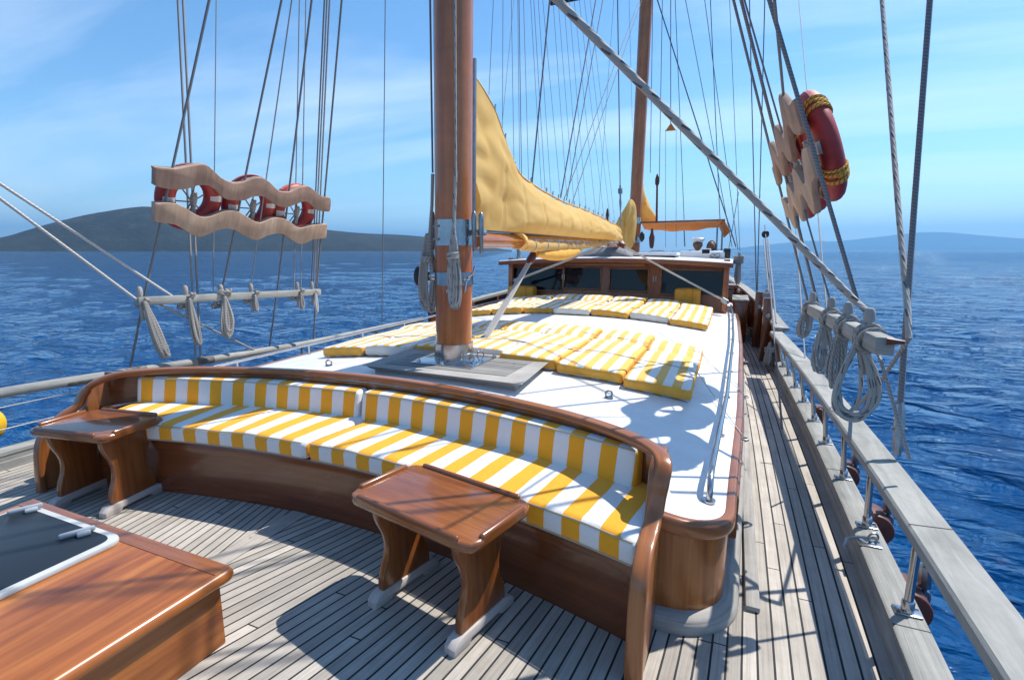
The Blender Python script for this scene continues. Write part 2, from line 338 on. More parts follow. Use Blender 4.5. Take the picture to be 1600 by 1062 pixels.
def deckmat():
    m, ns, ls, b = newmat('laid_teak_deck')
    u = N(ns, 'UVMap'); sx = N(ns, 'SeparateXYZ'); ls.new(u.outputs[0], sx.inputs[0])
    k = N(ns, 'Math', operation='DIVIDE'); k.inputs[1].default_value = .055; ls.new(sx.outputs[0], k.inputs[0])
    fr = N(ns, 'Math', operation='FRACT'); ls.new(k.outputs[0], fr.inputs[0]); fl = N(ns, 'Math', operation='FLOOR'); ls.new(k.outputs[0], fl.inputs[0])
    c1 = N(ns, 'Math', operation='LESS_THAN'); c1.inputs[1].default_value = .15; ls.new(fr.outputs[0], c1.inputs[0])
    wn_ = N(ns, 'TexWhiteNoise', noise_dimensions='1D'); ls.new(fl.outputs[0], wn_.inputs['W'])
    off = N(ns, 'Math', operation='MULTIPLY_ADD'); off.inputs[1].default_value = 7.3; ls.new(wn_.outputs['Value'], off.inputs[0]); ls.new(sx.outputs[1], off.inputs[2])
    pl = N(ns, 'Math', operation='DIVIDE'); pl.inputs[1].default_value = 2.3; ls.new(off.outputs[0], pl.inputs[0])
    pf = N(ns, 'Math', operation='FRACT'); ls.new(pl.outputs[0], pf.inputs[0]); pi = N(ns, 'Math', operation='FLOOR'); ls.new(pl.outputs[0], pi.inputs[0])
    c2 = N(ns, 'Math', operation='LESS_THAN'); c2.inputs[1].default_value = .0026; ls.new(pf.outputs[0], c2.inputs[0])
    cm = N(ns, 'Math', operation='MAXIMUM'); ls.new(c1.outputs[0], cm.inputs[0]); ls.new(c2.outputs[0], cm.inputs[1])
    cb = N(ns, 'CombineXYZ'); ls.new(fl.outputs[0], cb.inputs[0]); ls.new(pi.outputs[0], cb.inputs[1])
    w2 = N(ns, 'TexWhiteNoise', noise_dimensions='2D'); ls.new(cb.outputs[0], w2.inputs['Vector'])
    gx = N(ns, 'CombineXYZ'); kk = N(ns, 'Math', operation='MULTIPLY'); kk.inputs[1].default_value = 90; ls.new(sx.outputs[0], kk.inputs[0]); k2 = N(ns, 'Math', operation='MULTIPLY'); k2.inputs[1].default_value = 2.5; ls.new(off.outputs[0], k2.inputs[0])
    ls.new(kk.outputs[0], gx.inputs[0]); ls.new(k2.outputs[0], gx.inputs[1])
    g = N(ns, 'TexNoise', Scale=1.0, Detail=6.0, Roughness=.65); ls.new(gx.outputs[0], g.inputs['Vector'])
    r = ramp(ns, [(.25, (.32, .288, .245)), (.5, (.465, .425, .372)), (.75, (.56, .52, .462))]); ls.new(g.outputs['Fac'], r.inputs[0])
    pr = N(ns, 'MapRange'); pr.inputs['To Min'].default_value = .70; pr.inputs['To Max'].default_value = 1.12; ls.new(w2.outputs['Value'], pr.inputs[0])
    tcx = N(ns, 'TexCoord'); st = N(ns, 'TexNoise', Scale=2.3, Detail=6.0, Roughness=.7); ls.new(tcx.outputs['Object'], st.inputs['Vector'])
    sr = N(ns, 'MapRange'); sr.inputs['From Min'].default_value = .3; sr.inputs['From Max'].default_value = .62; sr.inputs['To Min'].default_value = .68; ls.new(st.outputs['Fac'], sr.inputs[0])
    sp = N(ns, 'TexVoronoi', Scale=5.5); ls.new(tcx.outputs['Object'], sp.inputs['Vector'])
    spm = N(ns, 'MapRange'); spm.inputs['From Min'].default_value = .03; spm.inputs['From Max'].default_value = .06; spm.inputs['To Min'].default_value = .55; ls.new(sp.outputs['Distance'], spm.inputs[0])
    a1 = N(ns, 'Math', operation='MULTIPLY'); ls.new(pr.outputs[0], a1.inputs[0]); ls.new(sr.outputs[0], a1.inputs[1])
    a2 = N(ns, 'Math', operation='MULTIPLY'); ls.new(a1.outputs[0], a2.inputs[0]); ls.new(spm.outputs[0], a2.inputs[1])
    mm = N(ns, 'Mix', data_type='RGBA', blend_type='MULTIPLY'); mm.inputs['Factor'].default_value = 1; ls.new(r.outputs[0], mm.inputs['A']); ls.new(a2.outputs[0], mm.inputs['B'])
    mx = N(ns, 'Mix', data_type='RGBA'); ls.new(cm.outputs[0], mx.inputs['Factor']); ls.new(mm.outputs['Result'], mx.inputs['A']); mx.inputs['B'].default_value = (.012, .014, .016, 1)
    ls.new(mx.outputs['Result'], b.inputs['Base Color']); b.inputs['Roughness'].default_value = .78
    iv = N(ns, 'Math', operation='MULTIPLY_ADD'); iv.inputs[1].default_value = -1.2; ls.new(cm.outputs[0], iv.inputs[0]); ls.new(g.outputs['Fac'], iv.inputs[2])
    bp = N(ns, 'Bump', Strength=.35, Distance=.003); ls.new(iv.outputs[0], bp.inputs['Height']); ls.new(bp.outputs[0], b.inputs['Normal'])
    return m
M['deck'] = deckmat()
M['paddeck'] = M['deck'].copy(); M['paddeck'].name = 'pad_planking'
for n_ in M['paddeck'].node_tree.nodes:
    if n_.type == 'VALTORGB':
        for e_, c_ in zip(n_.color_ramp.elements, ((.19, .185, .17), (.28, .275, .255), (.35, .345, .325))): e_.color = (*c_, 1)

# ------------------------------------------------------------------ sea, hills, air
SEA = -1.75
def build_sea():
    rng = np.random.RandomState(3)
    rad = [1.2]
    while rad[-1] < 260: rad.append(rad[-1]*1.0135)
    while rad[-1] < 28000: rad.append(rad[-1]*1.16)
    rad = np.array(rad); na = 720; ang = np.linspace(0, 2*np.pi, na, endpoint=False)
    Rr, A = np.meshgrid(rad, ang, indexing='ij')
    X = CAMP[0]+Rr*np.sin(A); Y = Rr*np.cos(A); Z = np.zeros_like(X)
    waves = []
    for lam, amp in ((15, .04), (10, .035), (6.5, .032), (4.4, .030), (3.0, .027), (2.1, .023), (1.5, .018), (1.05, .013), (.75, .009)):
        for q in range(4):
            th = R(205)+rng.normal(0, .55); waves.append((lam*rng.uniform(.8, 1.2), amp*rng.uniform(.5, 1), th, rng.uniform(0, 6.28)))
    dr = np.maximum(Rr*.0135, Rr*2*np.pi/na)
    for lam, amp, th, ph in waves:
        k = 2*np.pi/lam; f = np.clip((lam/dr-2.5)/3.0, 0, 1)
        p = k*(X*np.sin(th)+Y*np.cos(th))+ph
        Z += f*amp*(np.sin(p)+.28*np.cos(2*p))*.62
    Z += SEA
    v = np.stack([X, Y, Z], -1).reshape(-1, 3); n = len(rad)
    i = np.arange(n-1)[:, None]*na; j = np.arange(na)[None]; j2 = (j+1) % na
    f = np.stack([i+j, i+na+j, i+na+j2, i+j2], -1).reshape(-1, 4)
    me = bpy.data.meshes.new('sea'); me.vertices.add(len(v)); me.vertices.foreach_set('co', v.ravel())
    me.loops.add(f.size); me.loops.foreach_set('vertex_index', f.ravel().astype(np.int32))
    me.polygons.add(len(f)); me.polygons.foreach_set('loop_start', np.arange(0, f.size, 4, dtype=np.int32))
    me.polygons.foreach_set('loop_total', np.full(len(f), 4, np.int32)); me.update(); me.validate()
    me.polygons.foreach_set('use_smooth', [True]*len(f))
    m, ns, ls, b = newmat('sea_water')
    b.inputs['Base Color'].default_value = (.0008, .045, .150, 1); b.inputs['Specular IOR Level'].default_value = .22; b.inputs['Roughness'].default_value = .025; b.inputs['IOR'].default_value = 1.333
    g = N(ns, 'NewGeometry')
    mp = ns.new('ShaderNodeMapping'); ls.new(g.outputs['Position'], mp.inputs[0]); mp.inputs['Rotation'].default_value = (0, 0, R(-25)); mp.inputs['Scale'].default_value = (1.0, 1.9, 1)
    a = N(ns, 'TexNoise', Scale=.78, Detail=3.5, Roughness=.52, Distortion=.7); ls.new(mp.outputs[0], a.inputs['Vector'])
    c = N(ns, 'TexNoise', Scale=3.0, Detail=5.0, Roughness=.6, Distortion=.5); ls.new(mp.outputs[0], c.inputs['Vector'])
    big = N(ns, 'TexNoise', Scale=.02, Detail=4.0, Roughness=.6); ls.new(mp.outputs[0], big.inputs['Vector'])
    mr = N(ns, 'MapRange'); mr.inputs['From Min'].default_value = .35; mr.inputs['From Max'].default_value = .65; mr.inputs['To Min'].default_value = .75; mr.inputs['To Max'].default_value = 1.0; ls.new(big.outputs['Fac'], mr.inputs[0])
    s1 = N(ns, 'Math', operation='MULTIPLY_ADD'); s1.inputs[1].default_value = .13; ls.new(c.outputs['Fac'], s1.inputs[0]); ls.new(a.outputs['Fac'], s1.inputs[2])
    bp = N(ns, 'Bump', Distance=.85); ls.new(mr.outputs[0], bp.inputs['Strength']); ls.new(s1.outputs[0], bp.inputs['Height']); ls.new(bp.outputs[0], b.inputs['Normal'])
    me.materials.append(m)
    o = bpy.data.objects.new('sea', me); COL.objects.link(o); struct(o)
build_sea()

def hillmat(name):
    m, ns, ls, b = newmat(name)
    g = N(ns, 'NewGeometry'); n = N(ns, 'TexNoise', Scale=.012, Detail=8.0, Roughness=.7); ls.new(g.outputs['Position'], n.inputs['Vector'])
    r = ramp(ns, [(.3, (.003, .007, .007)), (.5, (.008, .014, .012)), (.62, (.018, .024, .020)), (.78, (.06, .058, .05))]); ls.new(n.outputs['Fac'], r.inputs[0]); ls.new(r.outputs[0], b.inputs['Base Color'])
    b.inputs['Roughness'].default_value = .95
    n2 = N(ns, 'TexNoise', Scale=.04, Detail=6.0, Roughness=.7); ls.new(g.outputs['Position'], n2.inputs['Vector'])
    bp = N(ns, 'Bump', Strength=.8, Distance=14.0); ls.new(n2.outputs['Fac'], bp.inputs['Height']); ls.new(bp.outputs[0], b.inputs['Normal']); return m
M['hill'] = hillmat('scrub_hill')
def build_hill(name, prof, D, dep, rough):
    xs = np.linspace(prof[0][0], prof[-1][0], 200); ys = np.interp(xs, [p[0] for p in prof], [p[1] for p in prof])
    ker = np.ones(9)/9; ys = np.convolve(np.pad(ys, 4, mode='edge'), ker, 'valid')
    mb = MB(); rows = []
    for k, t in enumerate(np.linspace(-1, 1, 42)):
        row = []
        for x, y in zip(xs, ys):
            r = ray(x, 391.5); r = np.array([r[0], r[1], 0]); r /= np.linalg.norm(r)
            h = (391.5-y)/812*D*(.93 if D < 9000 else .68); sh = max(0., 1-abs(t)**1.5)
            p = CP + r*(D+t*dep); q = p/dep*3.0
            nv = mnoise.fractal(Vector((q[0], q[1], .3)), 1.0, 2.1, 5)
            zz = h*(sh*(1+rough*nv*min(1, 3*abs(t)+.15)))
            row.append((p[0], p[1], SEA-4+max(zz, 0) if abs(t) < .999 else SEA-6))
        rows.append(row)
    mb.grid(rows); mb.fix = 1
    struct(mb.build(name, M['hill'], ang=180))
build_hill('island_hill', [(-420, 392), (-250, 381), (-120, 379), (0, 376), (60, 362), (110, 350), (165, 340), (215, 331), (250, 329), (300, 340), (380, 350), (440, 350), (500, 356), (560, 362), (610, 363), (660, 366), (730, 376), (800, 390)], 3000, 420, .07)
build_hill('distant_hills', [(1050, 391), (1150, 386), (1200, 379), (1260, 371), (1300, 374), (1360, 367), (1420, 360), (1470, 358), (1530, 366), (1600, 372), (1720, 383), (1900, 391)], 24000, 2000, .10)
def build_haze():
    mb = MB(); mb.box((0, 0, 578.6), (64000, 64000, 1162.7))
    m = bpy.data.materials.new('sea_haze'); m.use_nodes = True; ns = m.node_tree.nodes; ls = m.node_tree.links
    ns.remove(ns['Principled BSDF']); v = ns.new('ShaderNodeVolumePrincipled'); v.inputs['Color'].default_value = (.24, .57, .97, 1); v.inputs["Density"].default_value = 7.5e-5; v.inputs['Anisotropy'].default_value = .25
    ls.new(v.outputs[0], ns['Material Output'].inputs['Volume'])
    struct(mb.build('haze', m), 'stuff')
build_haze()

# ------------------------------------------------------------------ the hull and the deck
BY = [-5, -3.5, -2, 0, 1.5, 3, 5, 7, 9, 11, 13, 15, 17]; BX = [1.2, 1.95, 2.3, 2.47, 2.51, 2.52, 2.49, 2.42, 2.30, 2.05, 1.65, 1.02, .06]
_bs = spline(list(zip(BY, BX)), 12); _by = [p[0] for p in _bs]; _bx = [p[1] for p in _bs]
def beam(y): return float(np.interp(y, _by, _bx))
KING = -.25
def deck_u(x, y, side):
    s = beam(y)-side*x; yy = min(max(y, -3), 3.2)
    u = s if s < .45 else .45+(s-.45)*math.exp(.142*(yy-1.3))
    return u+(0 if side > 0 else 40.15)
def build_deck():
    mb = MB(); ys = np.arange(-5, 17.01, .12)
    for side in (1, -1):
        rows = []; UV = []
        for y in ys:
            b = beam(y); x0 = KING if b > .4 else 0
            r = []; uu = []
            for t in np.linspace(0, 1, 26):
                x = x0+(side*b-x0)*t
                r.append((x, y, 0)); uu.append((deck_u(x, y, side), y))
            rows.append(r); UV.append(uu)
        mb.grid(rows, UV, flip=side < 0)
    k = 200
    rows = [[(KING-.055, y, .004), (KING+.055, y, .004)] for y in np.arange(-4, 3, .2)]
    UV = [[(k*.055+.0075, y), ((k+1)*.055-.001, y)] for y in np.arange(-4, 3, .2)]
    mb.grid(rows, UV)
    o = mb.build('deck', M['deck']); struct(o)
build_deck()
hull = thing('yacht_hull', 'white wooden hull of the sailing yacht with a low grey bulwark round the deck', 'boat', (0, 6, -1.7))
ys = np.arange(-5, 17.01, .25)
for side in (1, -1):
    a = MB(); a.grid([[(side*(beam(y)+.085), y, .09), (side*(beam(y)+.10), y, -.25), (side*(beam(y)*.97+.03), y, -.8), (side*beam(y)*.85, y, -1.5), (side*beam(y)*.6, y, -2.2)] for y in ys], flip=side > 0); a.build('hull_side', M['white_paint'], hull)
    a = MB(); rows = []; UV = []
    for y in ys:
        b = beam(y); pr = [(b-.012, .0), (b-.012, .055), (b-.004, .06), (b-.004, .095), (b-.010, .10), (b-.010, .122), (b-.002, .128), (b+.10, .128), (b+.107, .122), (b+.107, .09), (b+.085, .085)]
        rows.append([(side*p[0], y, p[1]) for p in pr]); L = 0; uu = []
        for i, p in enumerate(pr):
            if i: L += math.hypot(p[0]-pr[i-1][0], p[1]-pr[i-1][1])
            uu.append((y, L))
        UV.append(uu)
    a.grid(rows, UV, flip=side < 0); a.build('bulwark_cap', M['railteak'], hull)
for y in np.arange(.6, 9, 1.45):   # scarf joints across the cap
    for s in (1, -1): a = MB(); a.box((s*(beam(y)+.048), y, .1285), (.115, .004, .002)); a.build('scarf_joint', M['dark'], hull)
a = MB(); a.grid([[(x, -5, z) for x in (-1.25, 1.25)] for z in (.13, -2)]); a.build('transom', M['white_paint'], hull)
# raised varnished bulwark further forward
for side in (1, -1):
    a = MB(); rows = []; yy = np.arange(6.85, 16.9, .2)
    def bz(y): return .50+.42*max(0, (y-6.85)/7)**1.3
    a.grid([[(side*(beam(y)+.01), y, .128), (side*(beam(y)+.01), y, bz(y)), (side*(beam(y)+.07), y, bz(y)), (side*(beam(y)+.07), y, .128)] for y in yy], [[(y, 0), (y, .5), (y, .56), (y, 1)] for y in yy], capA=True, flip=side < 0)
    a.build('raised_bulwark', M['mahog_dark'], hull)
    a = MB(); a.grid([[(side*(beam(y)-.03), y, bz(y)), (side*(beam(y)-.03), y, bz(y)+.04), (side*(beam(y)+.12), y, bz(y)+.04), (side*(beam(y)+.12), y, bz(y))] for y in yy], [[(y, 0), (y, .04), (y, .2), (y, .24)] for y in yy], capA=True, flip=side < 0); a.build('bulwark_cap', M['railteak'], hull)
    for y in np.arange(7.2, 12, .9): a = MB(); a.box((side*(beam(y)-.0), y, (bz(y)+.13)/2), (.06, .09, bz(y)-.13), .008, g=2); a.build('bulwark_frame', M['mahog_dark'], hull)

# ------------------------------------------------------------------ cabin trunk
XE = lambda y: float(np.interp(y, [1.8, 2.3, 3.5, 5.9, 8, 10, 13], [1.945, 1.955, 1.995, 2.02, 2.0, 1.94, 1.6]))
def roofz(x, y): return .415+.165*max(0, 1-(x/1.98)**2)+.008*(y-2.0)
def arc(x, y0): return y0-.088*x*x
BX0 = 1.70
trunk = thing('cabin_trunk', 'low wide cabin with a white roof and varnished rim filling the middle deck', 'cabin', (0, 6, 0))
def corner_front(x, y):   # front line of the wings with a rounded corner
    xe = XE(2.1); r = .20; d = abs(x)-(xe-r)
    return 1.90 + (r-math.sqrt(max(0, r*r-d*d)) if d > 0 else 0)
mb = MB()
yend = 13.0
xs = np.linspace(-BX0, BX0, 41)
rows = []
for t in np.linspace(0, 1, 70)**1.2:
    row = []
    for x in xs:
        y0 = 2.45-.13*x*x; y = y0+(yend-y0)*t; xx = x*(1 if y < 9 else XE(y)/2.0); row.append((xx, y, roofz(xx, y)))
    rows.append(row)
mb.grid(rows)
for s in (1, -1):
    rows = []
    for t in np.linspace(0, 1, 90)**1.6:
        row = []
        for q in np.linspace(0, 1, 16):
            ya = corner_front(BX0+(XE(2.1)-.012-BX0)*q, 0); y = ya+(yend-ya)*t
            xe = XE(y) if y > 2.1 else XE(2.1); xl = BX0*(1 if y < 9 else XE(y)/2.0); x = xl+(xe-.012-xl)*q
            row.append((s*x, y, roofz(x, y)))
        rows.append(row)
    mb.grid(rows, flip=s < 0)
mb.build('roof', M['white'], trunk, 60)
# outline of the trunk side (plan), from the bench end round the corner and forward
def outline(s):
    pts = [(s*(1.70), 1.90)]
    xe = XE(2.1); r = .20
    pts += [(s*1.72, 1.90), (s*(xe-r), 1.90)]
    for k in range(1, 10):
        a = k/10*math.pi/2; pts.append((s*(xe-r+r*math.sin(a)), 1.90+r-r*math.cos(a)))
    for y in list(np.arange(2.1, 13.0, .3)): pts.append((s*XE(y), y))
    return pts
def sweep(pts, prof, s, z0=None):
    P = [np.array(p) for p in pts]; rows = []; UV = []; L = 0
    for i, p in enumerate(P):
        a = P[max(i-1, 0)]; b = P[min(i+1, len(P)-1)]; t = (b-a)/np.linalg.norm(b-a); n = np.array([t[1], -t[0]])*s
        if i: L += np.linalg.norm(p-P[i-1])
        zz = z0(p) if z0 else 0; K = 0; row = []; uu = []
        for j, (o, z) in enumerate(prof):
            if j: K += math.hypot(o-prof[j-1][0], z-prof[j-1][1])
            row.append((p[0]+n[0]*o, p[1]+n[1]*o, zz+z)); uu.append((L, K))
        rows.append(row); UV.append(uu)
    return rows, UV
rim = [(-.020, -.03), (-.020, .003), (-.015, .006), (.010, .004), (.018, -.003), (.021, -.014), (.020, -.050), (.014, -.060), (.002, -.062)]
for s in (1, -1):
    o = outline(s)
    zf = lambda p: roofz(p[0], p[1])
    rows, UV = sweep(o, rim, s, zf); a = MB(); a.grid(rows, UV, flip=s < 0); a.build('roof_rim', M['mahog_light'], trunk)
    rows, UV = sweep(o, [(-.004, 0.0), (-.004, .36)], s); 
    for i, p in enumerate(o): rows[i][1] = (rows[i][1][0], rows[i][1][1], roofz(p[0], p[1])-.05)
    UV = [[(v[1], v[0]) for v in uu] for uu in UV]
    a = MB(); a.grid(rows, UV, flip=s < 0); a.build('wall', M['hatchwood'], trunk)
    rows, UV = sweep(o, [(.056, 0), (.058, .02), (.052, .042), (.036, .058), (.012, .064), (-.006, .065)], s); a = MB(); a.grid(rows, UV, flip=s < 0); a.build('plinth', M['teak'], trunk)
    a = MB()
    rows = [[(s*(XE(y)+q), y, z) for q, z in ((.0, .13), (.028, .13), (.032, .14), (.032, .325), (.028, .335), (0, .335))] for y in np.arange(2.42, 9, .3)]
    a.grid(rows, [[(r[0][1], k*.05) for k in range(6)] for r in rows], capA=True, flip=s > 0); a.build('side_trim', M['mahog'], trunk)
a = MB()
a.box((2.062, 5.1, .012), (.055, 6.0, .024), .006, g=1); a.build('deck_batten', M['teak'], trunk)

# ------------------------------------------------------------------ curved bench
def pad(mb, L, Wd, T, r, fmap, nu=24, nvs=10, nws=3, mi=0, crown=0.0):
    # rounded slab: u along L, v across W, w thickness; fmap(u, v, w) -> point
    def loop(ins):
        a, b = ins, ins; vv = []; w_, t_ = Wd-2*ins, T-2*ins; rr = max(r-ins*.6, .004)
        cs = [(a+rr, b+rr, math.pi, 1.5*math.pi), (a+w_-rr, b+rr, 1.5*math.pi, 2*math.pi), (a+w_-rr, b+t_-rr, 0, .5*math.pi), (a+rr, b+t_-rr, .5*math.pi, math.pi)]
        for i, (cx, cy, a0, a1) in enumerate(cs):
            for k in range(5):
                t = a0+(a1-a0)*k/4; vv.append((cx+rr*math.cos(t), cy+rr*math.sin(t)))
            nx = cs[(i+1) % 4]; p = vv[-1]; q = (nx[0]+rr*math.cos(nx[2]), nx[1]+rr*math.sin(nx[2])); n = nvs if i in (0, 2) else nws
            for k in range(1, n): vv.append((p[0]+(q[0]-p[0])*k/n, p[1]+(q[1]-p[1])*k/n))
        return vv
    us = []
    for k in range(6): d = r*(1-math.cos(k/5*math.pi/2)); us.append((d, r-math.sqrt(max(0, r*r-(r-d)**2))))
    mid = [(r+(L-2*r)*k/nu, 0) for k in range(1, nu)]
    us = us+mid+[(L-d, i) for d, i in us[::-1]]
    rows = []; UV = []
    for u, ins in us:
        lp = loop(min(ins, T*.45)); row = []; uu = []
        for v, w in lp:
            c = crown*math.sin(math.pi*min(max(v/Wd, 0), 1))*math.sin(math.pi*min(max(u/L, 0), 1))**.5*(w/T) if crown else 0
            row.append(fmap(u, v, w+c)); uu.append((u, v))
        rows.append(row); UV.append(uu+[uu[0]])
    mb.grid(rows, UV, closed=True, capA=True, capB=True, mi=mi, flip=True)
    return rows

bench = thing('curved_bench', 'long curved varnished bench with scrolled wooden ends against the cabin', 'bench', (0, 2.0, 0))
FR = lambda x: 1.985-.095*x*x          # front panel
a = MB(); xs = np.linspace(-1.88, 1.66, 50)
UVr = [[(x, z) for z in (0, .25, .26, .33, .34, .5)] for x in xs]
a.grid([[(x, FR(x), 0), (x, FR(x), .262), (x, FR(x)-.010, .268), (x, FR(x)-.012, .325), (x, FR(x)-.006, .335), (x, FR(x)+.20, .335)] for x in xs], UVr, flip=True); a.build('seat_panel', M['mahog_dark'], bench)
a = MB(); BK = lambda x: 2.43-.13*x*x
a.grid([[(x, BK(x), .3), (x, BK(x), .655), (x, BK(x)+.035, .655), (x, BK(x)+.035, .36)] for x in np.linspace(-1.89, 1.70, 50)], [[(x, 0), (x, .4), (x, .43), (x, .8)] for x in np.linspace(-1.89, 1.70, 50)]); a.build('backrest', M['mahog_dark'], bench)
def ribbon(mb, path, w, h, nrm=None, n=16):   # soft-edged rectangular rail swept along a path
    P = spline(path, 8); rows = []; UV = []; L = 0; prev = None
    for i, p in enumerate(P):
        t = P[min(i+1, len(P)-1)]-P[max(i-1, 0)]; t /= np.linalg.norm(t)
        side = np.cross(t, [0, 0, 1.0]) if nrm is None else np.array(nrm(i/(len(P)-1), t)); side -= t*(side@t)
        if np.linalg.norm(side) < 1e-3: side = prev
        side /= np.linalg.norm(side); prev = side; up = np.cross(side, t)
        if i: L += np.linalg.norm(p-P[i-1])
        row = []
        for k in range(n):
            q = 2*math.pi*k/n; c, s_ = math.cos(q), math.sin(q); e = .45
            row.append(p+side*(w/2*math.copysign(abs(c)**e, c))+up*(h/2*math.copysign(abs(s_)**e, s_)))
        rows.append(row); UV.append([(L, k/n*.3) for k in range(n+1)])
    mb.grid(rows, UV, closed=True, capA=True, capB=True, flip=True)
cz = .672
crest = [(-1.90, 1.55, 0), (-1.90, 1.557, .14), (-1.90, 1.575, .28), (-1.893, 1.62, .37), (-1.885, 1.70, .435), (-1.868, 1.775, .48), (-1.845, 1.815, .56), (-1.81, 1.865, .615), (-1.73, 1.965, .655), (-1.55, 2.11, .666), (-1.3, 2.23, cz)]
crest += [(x, 2.45-.13*x*x, cz+.012*(1-abs(x)/1.6)) for x in (-1.0, -.6, -.2, .2, .6, 1.0)]
crest += [(1.3, 2.225, cz), (1.53, 2.10, cz), (1.655, 1.995, .668), (1.702, 1.91, .653), (1.702, 1.870, .600), (1.695, 1.855, .545), (1.690, 1.825, .485), (1.685, 1.755, .450), (1.682, 1.665, .428), (1.680, 1.590, .375), (1.679, 1.563, .28), (1.678, 1.5595, .14), (1.678, 1.558, .06), (1.678, 1.557, 0)]
a = MB(); ribbon(a, crest, .062, .040, lambda f, t: (np.array([1.0 if f < .5 else -1.0, 0, 0]) if abs(t[2]) > .72 else np.cross(t, [0, 0, 1.0]))); a.build('crest_rail', M['mahog_light'], bench)
def end_panel(s, X, zs=1.0):
    shift = 0.0
    edge = spline([(1.99, .705), (1.93, .70), (1.875, .66), (1.845, .585), (1.82, .51), (1.765, .462), (1.68, .43), (1.61, .37), (1.575, .28), (1.56, .15), (1.555, 0)], 5)
    out = [(p[0], p[1]*zs) for p in edge]+[(2.02, 0), (2.06, .3), (2.06, .69*zs)]
    Mx = Matrix(((0, 0, 1, X), (1, 0, 0, 0), (0, 1, 0, 0), (0, 0, 0, 1)))
    a = MB(); a.prism([tuple(p) for p in out], .052, Mx, .012, 2, g=1); a.fix = 1; return a
end_panel(1, 1.653, .965).build('end_panel', M['mahog_light'], bench)
end_panel(-1, -1.93, .875).build('end_panel', M['mahog_light'], bench)

# cushions on the bench
def arcmap(x0, x1, yc, cc):
    xs = np.linspace(x0, x1, 400); ys = yc-cc*xs*xs; d = np.r_[0, np.cumsum(np.hypot(np.diff(xs), np.diff(ys)))]
    def f(u):
        x = float(np.interp(u, d, xs)); sl = -2*cc*x; n = math.hypot(1, sl); return x, yc-cc*x*x, -sl/n, 1/n   # point and normal (forward)
    return f, float(d[-1])
def back_cushion(x0, x1, label):
    f, L = arcmap(x0, x1, 2.30, .108); a = MB()
    def fm(u, v, w):     # v height, w thickness
        x, y, nx, ny = f(u); lean = .10*(v/.22)
        wob = .004*nz(u*3, v*4, x0)
        return (x+nx*(.105-w+lean*.35+wob), y+ny*(.105-w+lean*.35+wob), .450+v*.81+.003*nz(u*2.3, 5, x0))
    rows = pad(a, L, .222, .105, .028, fm, 60, 8, 4)
    o = a.build('back_cushion', M['stripe_bench_b'], None, 50); tag(o, label, 'cushion', 'cushions on the curved bench')
    b = MB(); b.tube([fm(u, .212, .100) for u in np.linspace(.02, L-.02, 60)], .0045, 5); b.build('piping', M['piping'], o)
M['stripe_bench_b'] = stripes('bench_back_fabric', (.86, .37, .008), (.74, .735, .72), .1625, 0, .5, .76)
M['piping'] = plain('seam_piping', (.42, .36, .25), .9)
back_cushion(-1.665, -.095, 'yellow and white striped back cushion on the port half of the curved bench')
back_cushion(-.075, 1.575, 'yellow and white striped back cushion on the starboard half of the curved bench')
def seat_cushion(x0, x1, sk0, sk1, label):
    f, L = arcmap(x0, x1, 1.945, .10); a = MB(); Wd = .44
    def fm(u, v, w):
        x, y, nx, ny = f(u); t = v/Wd; k = sk0+(sk1-sk0)*u/L
        puff = .006*nz(u*2.2, v*3, x0)+.004*nz(u*6, v*6, 4)
        return (x+nx*v*.55+k*t, y+ny*v, .338+w*(1+.05*math.sin(math.pi*t))+.035*t+puff*(w/.105))
    pad(a, L, Wd, .105, .030, fm, 64, 12, 3)
    o = a.build('seat_cushion', M['stripe_bench'], None, 50); tag(o, label, 'cushion', 'cushions on the curved bench')
    b = MB()
    for w in (.099, .012): b.tube([fm(u, .004, w) for u in np.linspace(.02, L-.02, 60)], .0042, 5)
    b.build('piping', M['piping'], o)
seat_cushion(-1.62, -.15, 0, .14, 'yellow and white striped seat cushion behind the smaller table')
seat_cushion(-.13, 1.655, .14, 0, 'yellow and white striped long seat cushion behind the larger table')

